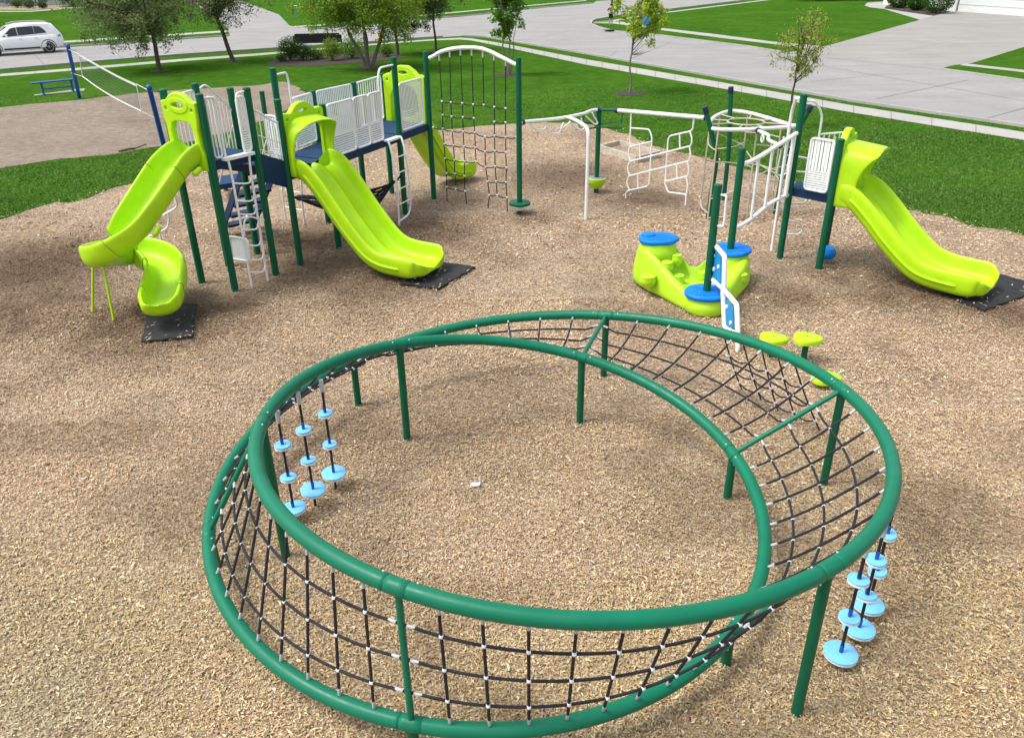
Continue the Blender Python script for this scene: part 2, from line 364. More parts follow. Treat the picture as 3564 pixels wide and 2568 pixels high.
ribbon('sidewalk', [(1023, 92), (1098, 88.5), (1400, 60), (1666, 35), (2041, 1.5)], [(1023, 95), (1098, 92), (1400, 63.5), (1666, 38), (2041, 4)], .008, M['walk'])
ribbon('sidewalk', [(2066, 77), (2120, 74), (2175, 63), (2261, 50), (2600, 8), (2760, -12)], [(2064, 80), (2130, 78), (2185, 67), (2265, 53), (2600, 11), (2760, -9)], .008, M['walk'])
ribbon('sidewalk', [(2064, 78), (2130, 76), (2175, 78), (2261, 94), (2500, 121.5), (2688, 146), (2872, 163)], [(2064, 82), (2130, 83), (2175, 88), (2261, 101), (2500, 132), (2688, 154.5), (2850, 176)], .008, M['walk'])
ribbon('sidewalk', [(3360, 222), (3564, 245), (3900, 290)], [(3340, 228), (3564, 253), (3900, 300)], .008, M['walk'])
ribbon('far_garden_path', [(-80, 40), (110, 39), (170, 34), (225, 28.5), (300, 25)], [(-80, 43.5), (110, 42), (170, 37.5), (225, 31), (300, 27)], .008, M['walk'])
jm = MB()
def joint(a, b, w=.03, z=.0125):
    A, B = gp([a, b], z); t = unit(B-A); n = V3(-t[1], t[0], 0)*w/2; jm.sheet([A-n, B-n, B+n, A+n])
for a, b in [((2500, 258), (2620, 253)), ((2820, 285), (3060, 263)), ((3050, 345), (3370, 280)), ((3410, 420), (3564, 378)), ((3175, 200), (3250, 205)), ((1100, 132), (1220, 120)), ((2045, 96), (2240, 138)),
             ((125, 195), (165, 237)), ((400, 180), (430, 205)), ((660, 163), (690, 188)), ((2041, 100), (1790, 145)), ((2330, 150), (2180, 212)), ((2240, 138), (2620, 190)), ((2620, 190), (3200, 290)), ((3200, 290), (3564, 352)),
             ((3240, 99), (3340, 84)), ((3060, 195), (3560, 95)), ((2150, 175), (2120, 200)), ((0, 214), (240, 196)), ((240, 196), (640, 166)), ((640, 166), (1000, 138)), ((820, 128), (1000, 112))]: joint(a, b)
# a walk seam every 1.5 m
for P0, P1 in ((SW['a'], SW['b']), ([(1700, 144.5), (2041, 208), (2500, 286), (2971, 369), (3564, 461)], [(1700, 154), (2041, 227), (2500, 307), (2971, 394), (3564, 489)])):
    for i in range(len(P0)-1):
        A0, A1, B0, B1 = G(*P0[i]), G(*P0[i+1]), G(*P1[i]), G(*P1[i+1]); L = np.linalg.norm(A1-A0); n = max(1, int(L/1.5))
        for k in range(n):
            a = A0+(A1-A0)*k/n; b = B0+(B1-B0)*k/n; t = unit(b-a); s = V3(-t[1], t[0], 0)*.012
            jm.sheet([a-s+UP*.0125, b-s+UP*.0125, b+s+UP*.0125, a+s+UP*.0125])
o = jm.build('pavement_joints', M['joint']); o['kind'] = 'structure'
flat('planting_bed', [G(*p) for p in [(925, 222), (959, 206), (1040, 194), (1110, 190), (1197, 187), (1290, 190), (1383, 192), (1420, 199), (1406, 204), (1330, 214), (1197, 225), (1065, 233), (946, 230)]], .012, M['soil'], .12, .4)
flat('house_planting_bed', [G(*p) for p in [(3077, 31), (3150, 43), (3249, 56.5), (3306, 42), (3280, 26), (3180, 12), (3100, 18)]], .012, M['soil'], .08, .4)
flat('house_planting_bed', [G(*p) for p in [(-80, 36), (110, 36), (170, 33), (240, 26), (240, 18), (-80, 26)]], .006, M['mulch'], .1, .6)
for x, y, r in ((557, 248, .55), (815, 217, .5), (1285, 238, .8), (1517, 180, .45), (1768, 262, .75), (2190, 325, .70), (2745, 440, .60)):
    c = G(x, y); flat('tree_ring', [c + V3(r*math.cos(a)*random.uniform(.85, 1.15), r*math.sin(a)*random.uniform(.85, 1.15), 0) for a in np.linspace(0, 6.28, 24)[:-1]], .009, M['soil'])
flat('bench_pad', [G(*p) for p in [(118, 331), (296, 309), (292, 318), (120, 326+8)]], .010, M['walk'])

# ------------------------------------------------------------ loose wood chips and grass: nobody could count them
def inpoly(x, y, P):
    P = np.array(P)[:, :2]; r = np.zeros(len(x), bool); j = len(P)-1
    for i in range(len(P)):
        xi, yi = P[i]; xj, yj = P[j]; c = ((yi > y) != (yj > y)) & (x < (xj-xi)*(y-yi)/(yj-yi+1e-12)+xi); r ^= c; j = i
    return r
def vnoise(x, y, s, seed=0):                               # smooth value noise
    r = np.random.default_rng(seed); T = r.random((64, 64)); X = x*s; Y = y*s; i = np.floor(X).astype(int); j = np.floor(Y).astype(int)
    u = X-i; v = Y-j; u = u*u*(3-2*u); v = v*v*(3-2*v); g = lambda a, b: T[a % 64, b % 64]
    return (g(i, j)*(1-u)+g(i+1, j)*u)*(1-v)+(g(i, j+1)*(1-u)+g(i+1, j+1)*u)*v
def infield(x, y, margin=.06):
    Q = (np.stack([x, y, np.zeros_like(x)], 1) - C0) @ RW; u = Q[:, 0]/Q[:, 2]*PF/PW; v = Q[:, 1]/Q[:, 2]*PF/PW
    return (np.abs(u) < .5+margin) & (np.abs(v) < .5*PH/PW+margin)
def chipcloud():
    X = []; Y = []
    for y0, y1, dens, hw in ((2.2, 6, 6200, 6), (6, 9, 4000, 7.5), (9, 13, 1900, 11), (13, 18, 600, 13), (18, 28, 200, 15)):
        n = int(dens*(y1-y0)*2*hw); X.append(RNG.uniform(-hw, hw, n)); Y.append(RNG.uniform(y0, y1, n))
    x = np.concatenate(X); y = np.concatenate(Y); k = inpoly(x+RNG.normal(0, .16, len(x)), y+RNG.normal(0, .20, len(x)), MULCH) & infield(x, y, .05); x = x[k]; y = y[k]; n = len(x)
    far = np.clip((y-8)/14, 0, 1)
    L = RNG.gamma(3.2, .0048, n)*(1+1.4*far) + .007; w = L*RNG.uniform(.22, .45, n); a = RNG.uniform(0, math.pi, n); tl = RNG.normal(0, .22, n); ro = RNG.normal(0, .45, n)
    z = RNG.uniform(.016, .040, n); bg_ = RNG.random(n) < .02; L = np.where(bg_, L*1.9, L)
    dx, dy, dz = np.cos(a)*np.cos(tl), np.sin(a)*np.cos(tl), np.sin(tl); sx, sy, sz = -np.sin(a)*np.cos(ro), np.cos(a)*np.cos(ro), np.sin(ro)
    kn = RNG.normal(0, .12, n)*L
    V = np.zeros((n, 6, 3))
    for i, (p, q) in enumerate(((-1, -.6), (-1, .6), (0, -1), (0, 1), (1, -.5), (1, .5))):
        V[:, i, 0] = x + p*L/2*dx + q*w/2*sx + (kn*-dy if p == 0 else 0); V[:, i, 1] = y + p*L/2*dy + q*w/2*sy + (kn*dx if p == 0 else 0); V[:, i, 2] = np.maximum(z + p*L/2*dz + q*w/2*sz + (w*.25 if p == 0 else 0), .013)
    me = bpy.data.meshes.new('wood_chips'); me.vertices.add(n*6); me.vertices.foreach_set('co', V.ravel())
    F = (np.arange(n)[:, None, None]*6 + np.array([[0, 2, 3, 1], [2, 4, 5, 3]])[None]).reshape(-1)
    me.loops.add(len(F)); me.loops.foreach_set('vertex_index', F); me.polygons.add(n*2); me.polygons.foreach_set('loop_start', np.arange(0, len(F), 4)); me.polygons.foreach_set('loop_total', np.full(n*2, 4)); me.update()
    pal = np.array([(.47, .33, .20), (.56, .42, .28), (.37, .24, .14), (.26, .16, .09), (.64, .52, .38), (.41, .35, .28), (.15, .09, .055), (.50, .30, .19)])
    c = pal[RNG.choice(8, n, p=[.25, .20, .20, .10, .11, .08, .03, .03])]*RNG.uniform(.85, 1.2, n)[:, None]*1.16
    # brown patches: damp, dug-over chips and painted shade under slides and beside posts, and the grey-green weathered zone at the left
    damp_shade = np.clip((vnoise(x, y, .55, 3)*.6 + vnoise(x, y, 1.4, 4)*.4 - .56)*3.0, 0, .55)
    for cx, cy, r, s in PATCH: damp_shade = np.maximum(damp_shade, 1.25*s*np.exp(-((x-cx)**2+(y-cy)**2)/r**2*.9)*(.5+1.0*vnoise(x, y, 2.2, 9)))
    damp_shade = np.clip(damp_shade, 0, .95)[:, None]
    c = c*np.array([1.03, 1.045, 1.01]); c = c*.92 + c.mean(0)*.08; c = c*(1-damp_shade) + c*np.array([.27, .225, .20])*damp_shade
    gr = np.clip((-x-2.6)/2.4, 0, 1)*np.clip((7.5-y)/3, 0, 1); gr = (gr*np.clip(vnoise(x, y, 1.1, 5)*1.9-.35, 0, 1)*.75)[:, None]
    lum = c.mean(1)[:, None]; c = c*(1-gr) + lum*np.array([1.02, 1.05, .83])*.92*gr
    ol = np.clip((9.5-y)/5 + (vnoise(x, y, .5, 21)-.5)*.9, 0, 1)[:, None]; c = c*(1-ol) + c*np.array([.88, .91, .79])*ol
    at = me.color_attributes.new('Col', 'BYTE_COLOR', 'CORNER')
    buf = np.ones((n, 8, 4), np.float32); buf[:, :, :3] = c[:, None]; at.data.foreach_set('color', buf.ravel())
    m = N('wood chip'); ca = m.n('VertexColor', layer_name='Col'); v = m.coord(); g = m.ramp(m.noise(v, 140, 2), [(.3, (.42,)*3), (.7, (.58,)*3)])
    m.l(m.mix(.6, ca.outputs[0], g, 'OVERLAY'), m.b.inputs['Base Color']); m.b.inputs['Roughness'].default_value = .85; m.b.inputs['Specular IOR Level'].default_value = .2
    me.materials.append(m.mat); o = link('wood_chips', me); tag(o, 'loose tan wood chips spread over the whole play area', 'wood chips', kind='stuff')
def bladecloud():
    X = []; Y = []
    for y0, y1, dens, hw in ((14, 20, 1100, 15), (20, 27, 520, 19), (27, 38, 170, 26)):
        n = int(dens*(y1-y0)*2*hw); X.append(RNG.uniform(-hw, hw, n)); Y.append(RNG.uniform(y0, y1, n))
    x = np.concatenate(X); y = np.concatenate(Y); k = infield(x, y, .03) & ~inpoly(x+RNG.normal(0, .14, len(x)), y+RNG.normal(0, .18, len(x)), MULCH) & ~inpoly(x+RNG.normal(0, .10, len(x)), y+RNG.normal(0, .12, len(x)), SAND)
    road = [G(*p) for p in ROAD]; k &= ~inpoly(x, y, road)
    sw1 = [G(*p) for p in SW['a']] + [G(*p) for p in SW['b'][::-1]]; k &= ~inpoly(x, y, sw1)
    sw2 = [G(*p) for p in [(1600, 132.5), (1700, 144.5), (2041, 208), (2500, 286), (2971, 369), (3564, 461), (4000, 530), (4000, 561), (3564, 489), (2971, 394), (2500, 307), (2041, 227), (1700, 154), (1600, 139)]]; k &= ~inpoly(x, y, sw2)
    k &= (y > 14) & ~((np.abs(x-G(210, 322)[0]) < 3.5) & (np.abs(y-G(210, 322)[1]) < 1.0))
    x = x[k]; y = y[k]; n = len(x); s = 1+np.clip((y-16)/20, 0, 1)*1.0; h = RNG.uniform(.012, .045, n)*(1-.5*np.clip((y-24)/14, 0, 1)); w = RNG.uniform(.006, .013, n)*s; a = RNG.uniform(0, 6.28, n); lx = RNG.normal(0, .04, n); ly = RNG.normal(0, .04, n)
    V = np.zeros((n, 3, 3)); V[:, 0, 0] = x-w*np.cos(a); V[:, 0, 1] = y-w*np.sin(a); V[:, 1, 0] = x+w*np.cos(a); V[:, 1, 1] = y+w*np.sin(a); V[:, 2, 0] = x+lx; V[:, 2, 1] = y+ly; V[:, 2, 2] = h
    me = bpy.data.meshes.new('grass'); me.vertices.add(n*3); me.vertices.foreach_set('co', V.ravel()); me.loops.add(n*3); me.loops.foreach_set('vertex_index', np.arange(n*3)); me.polygons.add(n); me.polygons.foreach_set('loop_start', np.arange(0, n*3, 3)); me.polygons.foreach_set('loop_total', np.full(n, 3)); me.update()
    m = N('grass blade'); g = m.n('NewGeometry'); v = m.coord(); c = m.ramp(g.outputs['Random Per Island'], [(0, (.046, .112, .018)), (.6, (.080, .172, .028)), (1, (.165, .25, .07))])
    c = m.mix(.5, c, m.ramp(m.noise(v, .22, 5, .6), [(.32, (.38,)*3), (.7, (.62, .6, .5))]), 'OVERLAY')
    m.l(c, m.b.inputs['Base Color']); m.b.inputs['Roughness'].default_value = .8; m.b.inputs['Specular IOR Level'].default_value = .05
    me.materials.append(m.mat); o = link('grass', me); tag(o, 'short mown green grass blades of the park lawn', 'grass', kind='stuff')
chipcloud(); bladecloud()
# ============================================================ TWISTED RING NET CLIMBER (a one-edged band: the tube runs round twice)
RC = V3(.150, 6.753, 0); RR, RWD, RH, RPH, RTX, RTY = 2.8426, .6725, .9652, 1.23459, -.0177, .0039
def edge(t):
    a = (RPH-t)/2; r = RR + RWD*math.cos(a); X = r*math.cos(t); Y = r*math.sin(t)
    return V3(RC[0]+X, RC[1]+Y, RH + RWD*math.sin(a) + RTX*X + RTY*Y)
TT = 2*math.pi
ring = thing('ring_net_climber', 'big twisted green ring climber strung with black rope net, in the foreground', 'climber', RC)
ts = []; R0 = .0635; rad = []
seams = sorted([RPH + k*math.pi/3 + s*TT + d for k in range(6) for s in (0, 1) for d in (-.030, .030)])
base_t = list(np.linspace(RPH-.5, RPH-.5+2*TT, 521)[:-1])
for t in base_t: ts.append((t, R0))
for s in seams:
    s = (s-(RPH-.5)) % (2*TT) + RPH-.5
    for d, r in ((-.0026, R0), (-.0014, R0*.91), (.0014, R0*.91), (.0026, R0)): ts.append((s+d, r))
ts.sort()
mb = MB(); mb.tube([edge(t) for t, r in ts], [r for t, r in ts], 20, closed=True)
mb.build('tube', M['ring'], ring, sharp=60)
for k in range(6):
    for s in (0, 1):
        t = RPH + k*math.pi/3 + s*TT; p = edge(t); tan = unit(edge(t+.01)-edge(t-.01)); n1 = unit(np.cross(tan, UP)); n2 = np.cross(tan, n1)
        for d in (-.048, .048):
            q = edge(t+d)
            for an in (.6, 2.2, 4.1): dr = math.cos(an)*n1 + math.sin(an)*n2; MB().ball(q+dr*R0, .0095, 5).build('bolt', M['bolt'], ring)
        if not (k == 3 and s == 1): MB().tube([V3(p[0], p[1], -.05), p-UP*.02], .0445, 14).build('leg', M['green'], ring)
    a, c = edge(RPH+k*math.pi/3), edge(RPH+k*math.pi/3+TT); MB().tube([a, c], .027, 12).build('crossbar', M['ring'], ring)
# net: seven cross ropes and three long ropes in each of the six bays
def netpt(t, f):
    A, B = edge(t), edge(t+TT); p = A*(1-f) + B*f; hz = np.linalg.norm((B-A)[:2])/1.345
    return p - UP*(.42*f*(1-f)*hz) 
nb = 0; ballme = MB().ball((0, 0, 0), .0200, 8)
proto = None
for k in range(6):
    # bay between crossbar k and k+1; the band shifts one turn after bay 5
    t0 = RPH + k*math.pi/3 - TT*0; t1 = t0 + math.pi/3
    net = MB(); pts = []
    NR = (7, 8, 9, 9, 8, 7)[k]
    for j in range(NR):
        t = t0 + (t1-t0)*(j+1)/(NR+1)
        P = [netpt(t, f) for f in np.linspace(0, 1, 17)]
        jit = [V3(RNG.normal(0, .006), RNG.normal(0, .006), 0) for _ in range(3)]
        net.tube(P, .0125, 7, m=0)
        for e, q in ((P[0], P[1]), (P[-1], P[-2])):
            d = unit(q-e); net.tube([e+d*.055, e+d*.068, e+d*.135], [.006, .0138, .0138], 8, m=1)
    for f in (.25, .5, .75):
        P = [netpt(t0+(t1-t0)*u, f) - UP*(0.03*math.sin(math.pi*u)) for u in np.linspace(0, 1, 33)]
        P[0] = edge(t0)*(1-f)+edge(t0+TT)*f; P[-1] = edge(t1)*(1-f)+edge(t1+TT)*f
        P[1] = .5*(P[0]+P[2]); P[-2] = .5*(P[-1]+P[-3])
        net.tube(P, .0125, 7, m=0)
        for e, q in ((P[0], P[3]), (P[-1], P[-4])):
            d = unit(q-e); net.tube([e+d*.03, e+d*.045, e+d*.105], [.008, .0138, .0138], 8, m=1)
        for j in range(NR): pts.append(netpt(t0+(t1-t0)*(j+1)/(NR+1), f) - UP*.03*math.sin(math.pi*(j+1)/(NR+1)))
    no = net.build('rope_net_bay', [M['rope'], M['ferr']], ring)
    if k == 1:
        q = MB()
        for p in pts: q.ball(p, .021, 6)
        x = q.build('rope_connector', M['ball'], no); x['kind'] = 'stuff'
    else:
        for p in pts:
            if proto is None: proto = ballme.build('rope_connector', M['ball'], no); x = proto
            else: x = proto.copy(); COL.objects.link(x); x.parent = no
            x.location = p
def at_edge(px, py, z):                                     # tube point nearest a ground-plan point
    g = G(px, py, z); bt = min(np.linspace(0, 2*TT, 900), key=lambda t: np.linalg.norm(edge(t)[:2]-g[:2])); return edge(bt)
# ------------------------------------------------------------ ropes of stepping discs hanging from the ring
z1 = zm(650, 1050, .3979); z4 = zm(650, 1650, .5618); z6 = zm(2250, 1700, .5313)
def discrope(base, top, heights, label, group):
    base = V3(base[0], base[1], 0); o = thing('hanging_disc_rope', label, 'climbing rope', base, group)
    tp = V3(base[0], base[1], top)
    mb = MB(); mb.tube([base-UP*.03, tp], .014, 8); mb.tube([tp-UP*.01, tp+UP*.13], .024, 10, m=1); mb.build('rope', [M['rope'], M['ferr']], o)
    for h, r in heights:
        c = base + UP*h; tl = V3(RNG.normal(0, .05), RNG.normal(0, .05), 1); Z = unit(tl); X = unit(np.cross(Z, V3(0, 1, 0))); Y = np.cross(Z, X)
        d = MB().lathe([(r*.2, .008), (r*.97, .008), (r, .011), (r, .022), (r*.96, .026), (r*.25, .026)], c, 28, 0, (X, Y, Z)).lathe([(r*.2, -.016), (r*.94, -.016), (r*.985, -.012), (r*.985, .000), (r*.9, .0075), (r*.2, .0075)], c, 28, 1, (X, Y, Z)).build('disc', [M['disc'], M['ball']], o)
        MB().lathe([(.017, .02), (.017, .10), (.013, .11)], c, 10, 0, (X, Y, Z)).build('collar', M['vblue'], d)
lb = [(G(*z4(675, 290)), (805, 1050), [(845, 1262, .085), (893, 1543, .085)], (665, 215)), (G(*z4(800, 210)), (975, 885), [(1020, 1130, .083), (1065, 1395, .083)], (785, 100)), (G(*z4(925, 95)), (1187, 775), [(1218, 986, .080), (1252, 1256, .080)], None)]
nm = ['nearest blue disc rope inside the left of the ring, lowest disc partly behind the tube', 'middle rope of light blue discs inside the left of the green ring', 'farthest rope of light blue discs inside the left of the green ring']
for i, (b, tp, sm, big) in enumerate(lb):
    hs_ = [(HT(b, *z1(x, y)), r) for x, y, r in sm]
    hs_.append((HT(b, *(z4(*big) if big else z1(1288, 1505))), .135)); discrope(b, HT(b, *z1(*tp)) , hs_, nm[i], 'disc ropes hung inside the left of the ring')
B1 = G(*z6(1270, 1082), .12); B2 = G(*z6(1390, 915), .12); B3 = G(*z6(1455, 765), .12)
rr = [(B1, [((1385, 605), .085), ((1325, 848), .085), ((1270, 1082), .14)], 'nearest blue disc rope outside the right of the ring, ending in a big disc', (1425, 435)),
      (B2, [((1487, 470), .083), ((1423, 702), .083), ((1390, 918), .138)], 'middle rope of light blue discs outside the right of the ring', (1530, 300)),
      (B3, [((1558, 300), .080), ((1468, 533), .080), ((1455, 765), .135)], 'farthest blue disc rope outside the right of the ring, partly behind the others', (1600, 150))]
for b, sm, l, tp in rr: discrope(b, min(1.5, HT(b, *z6(*tp))), [(HT(b, *z6(*p)), r) for p, r in sm], l, 'disc ropes hung outside the right of the ring')
# ------------------------------------------------------------ black rope access net hung on the far right of the ring
z3 = zm(2300, 1050, .3979)
hn = thing('hanging_rope_net', 'small black rope net sloping from the far side of the ring to the chips', 'rope net', G(*z3(1030, 965)))
bot = [G(*z3(x, y)) for x, y in ((712, 775), (878, 860), (1030, 965), (1190, 1050), (1392, 1130))]; top = []
for p in bot:
    an = math.atan2(p[1]-RC[1], p[0]-RC[0]); top.append(max((edge(an+TT*s) for s in (0, 1, 2)), key=lambda e: np.linalg.norm(e[:2]-RC[:2])))
H = []
for a, b in zip(top, bot):
    mb = MB()
    P = [a + (b-a)*f - UP*.16*f*(1-f) for f in np.linspace(0, 1, 9)]; mb.tube(P, .010, 7); mb.tube([a + unit(b-a)*.05, a+unit(b-a)*.15], .013, 7, m=1); mb.build('rope', [M['rope'], M['ferr']], hn)
    H.append([a + (b-a)*f - UP*.16*f*(1-f) for f in (.32, .58, .82)])
cl = MB()
for r in range(3):
    for i in range(4):
        a, b = H[i][r], H[i+1][r]; MB().tube([a + (b-a)*f - UP*.22*f*(1-f) for f in np.linspace(0, 1, 7)], .010, 7).build('cross_rope', M['rope'], hn)
for i in range(5):
    for r in range(3): MB().ball(H[i][r], .024, 7).build('rope_connector', M['ball'], hn)
# ============================================================ shared play-equipment builders
def xy(p, z): return V3(p[0], p[1], z)
def post(parent, p, z1, z0=-.05, r=.0635, name='post'):
    mb = MB(); mb.tube([xy(p, z0), xy(p, z1-.03)], r, 18)
    mb.lathe([(r+.003, z1-.05), (r+.003, z1-.012), (r*.85, z1-.002), (r*.4, z1+.004)], xy(p, 0), 18)
    return mb.build(name, M['green'], parent)
def deck(parent, poly, z, th=.16, name='deck'):
    P = [xy(p, z) for p in poly]; c = sum(P)/len(P); Q = [c+(p-c)*.97 for p in P]
    o = MB().prism([p-UP*th for p in Q], UP*(th-.012)).build(name, M['navy'], parent)
    MB().prism([p-UP*.010 for p in Q], UP*.012).build('deck_plate', M['deck'], o); return o
def guard(parent, a, b, z0, z1, name='guard_panel', fill='sheet', r=.021, z1b=None, zb0=None):
    """framed panel between plan points a and b, bottom z0 top z1 (z1b/zb0: heights at b)"""
    z1b = z1 if z1b is None else z1b; zb0 = z0 if zb0 is None else zb0
    A0, A1, B0, B1 = xy(a, z0), xy(a, z1), xy(b, zb0), xy(b, z1b)
    fr = MB().tube(bend([A0, A1, B1, B0], .07, 4, True), r, 9, closed=True).build(name, M['white'], parent)
    L = np.linalg.norm(B0-A0); mb = MB()
    if fill == 'bars':
        n = max(2, int(L/.10))
        for i in range(1, n): t = i/n; mb.tube([A0+(B0-A0)*t, A1+(B1-A1)*t], .012, 6)
        mb.build('bars', M['white'], fr)
    else:                                                  # perforated sheet: fine slats with slots between
        d = unit(B0-A0); nrm = np.cross(d, UP); lowf = .40; n = max(3, int(L/.058))
        for i in range(n):
            t = (i+.5)/n; w = L/n*.37; a_ = A0+(A1-A0)*(lowf-.02); b_ = B0+(B1-B0)*(lowf-.02); p, q = a_+(b_-a_)*t, A1+(B1-A1)*t
            mb.add([p-d*w, p+d*w, q+d*w, q-d*w], [(0, 1, 2, 3)])
        for i in range(9):
            t0_, t1_ = lowf*(i+.12)/9, lowf*(i+.88)/9
            mb.add([A0+(A1-A0)*t0_, B0+(B1-B0)*t0_, B0+(B1-B0)*t1_, A0+(A1-A0)*t1_], [(0, 1, 2, 3)])
        mb.add([A0+nrm*.003, A0+d*.02+nrm*.003, A1+d*.02+nrm*.003, A1+nrm*.003], [(0, 1, 2, 3)])
        mb.build('perforated_sheet', M['wsheet'], fr, flip=False)
    return fr
def pipe(parent, pts, r=.021, rad=.1, name='handrail', m='white', n=9, sm=False):
    return MB().tube(smooth(pts, 7) if sm else bend(pts, rad), r, n).build(name, M[m], parent)
def sweep(path, across, sec, flare=None):
    """sections of sec=(x across, z normal) swept along path with a level across axis per point"""
    S_ = []
    for i, p in enumerate(path):
        t = unit(path[min(i+1, len(path)-1)] - path[max(i-1, 0)]); a = across[i] if isinstance(across, list) else across
        a = unit(a - t*(a @ t)); nrm = np.cross(a, t); nrm = nrm if nrm[2] > 0 else -nrm
        q = sec(i/(len(path)-1)) if callable(sec) else sec
        S_.append([p + a*x + nrm*z for x, z in q])
    return S_
def subsurf(o, lv=1):
    md = o.modifiers.new('sub', 'SUBSURF'); md.levels = lv; md.render_levels = lv; return o
def double_slide(parent, p0, dirv, z0, L, name, halfw=.50, hood=True):
    d = unit(V3(dirv[0], dirv[1], 0)); ac = V3(-d[1], d[0], 0)
    drop = z0-.27
    prof = [(0, 0), (.12, -.004), (.24, -.05), (.42, -.17), (.62, -.33), (.84, -.52), (1.05, -.68), (1.22, -.80), (1.40, -.905), (1.58, -.965), (1.78, -.993), (2.0, -1.0), (2.2, -1.0), (2.36, -1.0), (2.44, -1.005)]
    k = L/2.44; P = smooth([xy(p0, z0) + d*s*k + UP*z*drop for s, z in prof], 4)
    def sec(u):
        e = max(0, (u-.88)/.12); h = 1-.30*e*e; w = halfw*(1-.15*e*e*e) ; g = 1-.9*min(1, max(0, (u-.80)/.12))
        x = [(-1.0, -.17), (-1.05, .02), (-1.07, .14), (-1.05, .235), (-.98, .255), (-.91, .23), (-.87, .13), (-.83, .01), (-.72, -.035), (-.45, -.045), (-.24, -.025), (-.14, .055*g), (0, .095*g), (.14, .055*g), (.24, -.025), (.45, -.045), (.72, -.035), (.83, .01), (.87, .13), (.91, .23), (.98, .255), (1.05, .235), (1.07, .14), (1.05, .02), (1.0, -.17), (.6, -.14), (0, -.10), (-.6, -.14)]
        return [(a*w, (b if b > 0 else b*(1-.35*e))*(h if b > .03 else 1)) for a, b in x]
    secs = sweep(P, ac, sec); e = secs[-1]; c = sum(e)/len(e)
    tip = [c + (q-c)*.90 + d*.075 - UP*.012 for q in e]; tip2 = [c + (q-c)*.62 + d*.11 - UP*.05 for q in e]
    o = subsurf(MB().loft(secs + [tip, tip2]).build(name, M['lime'], parent, sharp=180), 1)
    # moulded bead along each outer wall
    for s in (-1, 1):
        B = [p + ac*s*halfw*1.065 + UP*.035 for p in P[7:-9]]; MB().tube(B, [.004]+[.026]*(len(B)-2)+[.004], 8).build('side_bead', M['lime'], o)
    q = P[-7]
    for s in (-.25, .25): MB().tube([q+ac*s*halfw*2 - UP*.05, xy(q+ac*s*halfw*2, -.03)], .022, 9).build('slide_leg', M['lime'], o)
    return o, d, ac
def scoop_hood(parent, p0, d, ac, z0, halfw=.52, reach=.70, side=.36, k=.76, lowz=-.12):
    """hooded slide entrance: arch that reaches forward most at the top"""
    arch = [(x, z*k) for x, z in [(-1, lowz), (-1, .15), (-1, .45), (-1, .75), (-.97, .92), (-.84, 1.06), (-.55, 1.14), (0, 1.17), (.55, 1.14), (.84, 1.06), (.97, .92), (1, .75), (1, .45), (1, .15), (1, lowz)]]
    def dep(z): z = z/k; return side if z < .45 else side + (reach-side)*((min(z, 1.0)-.45)/.55)**1.6
    S_ = []
    for v in (0, .12, .45, .8, 1):
        r = []
        for x, z in arch:
            dd = dep(z)*v; zz = z - (.08*v if z/k > 1 else 0)
            r.append(xy(p0, z0) + ac*x*halfw*(1+.05*v) + d*dd + UP*zz)
        S_.append(r)
    o = MB().loft(S_, closed=False).build('slide_hood', M['lime'], parent, sharp=180)
    md = o.modifiers.new('thick', 'SOLIDIFY'); md.thickness = .04; md.offset = 1; subsurf(o, 2)
    # crest plate with hand holes, standing over the arch
    W_ = halfw*1.06
    crest = [(-W_, .84), (-W_, 1.20), (-W_*.86, 1.27), (-W_*.6, 1.26), (-W_*.42, 1.36), (-W_*.22, 1.44), (0, 1.465), (W_*.22, 1.44), (W_*.42, 1.36), (W_*.6, 1.26), (W_*.86, 1.27), (W_, 1.20), (W_, .84), (W_*.8, 1.0), (W_*.5, 1.10), (0, 1.13), (-W_*.5, 1.10), (-W_*.8, 1.0)]
    sm = [tuple(p[:2]) for p in smooth([V3(a, b*k, 0) for a, b in crest], 3, True)]
    plate('crest_plate', sm, [oval(0, 1.30*k, .14, .055), oval(-W_*.80, 1.16*k, .05, .04, 12), oval(W_*.80, 1.16*k, .05, .04, 12)], xy(p0, z0)-d*.02, ac, UP, .085, M['lime'], o, .02)
    for s in (-1, 1):                                      # side flanges bolted to the posts
        MB().box(xy(p0, z0) + ac*s*halfw*1.04 + UP*.36 - d*.01, (.09, .06, .92), (ac, d, UP)).build('side_flange', M['lime'], o)
    return o
# ============================================================ LARGE PLAY TOWER (left)
P_ = dict(A=(-5.02, 13.56), N=(-5.77, 13.99), B=(-4.48, 14.34), O=(-5.55, 14.88), C=(-4.13, 14.87), P=(-5.17, 15.57), R=(-3.56, 15.86), D=(-4.53, 16.30), S=(-2.45, 18.25), W=(-3.46, 18.80), E=(-1.88, 19.52), T=(-3.0, 20.1), U=(-4.12, 17.6), Q=(-6.35, 21.54))
P_ = {k: V3(a, b, 0) for k, (a, b) in P_.items()}
ZT = dict(A=3.44, N=3.46, B=3.42, O=3.43, C=3.14, P=3.25, R=2.89, D=3.50, S=3.46, W=2.89, E=3.44, T=2.90, U=2.89, Q=2.33)
tw = thing('play_tower', 'large multi deck play tower with green posts, white guard panels and three lime slides', 'playground', sum(P_.values())/len(P_))
for k, p in P_.items(): post(tw, p, ZT[k])
D1, D2 = 2.34, 1.83
A, B, C_, N_, O_, Pp, R_, D_, S_p, W_p, E_, T_, U_, Q_ = [P_[k] for k in 'A B C N O P R D S W E T U Q'.split()]
u1 = unit(B-A); ou = V3(u1[1], -u1[0], 0)                  # along the front row / outward towards the ladder side
deck(tw, [A, B, O_, N_], D1); deck(tw, [C_, R_, D_, Pp], D2); deck(tw, [R_, S_p, W_p, U_, D_], D2, .16); deck(tw, [S_p, E_, T_, W_p], D2)
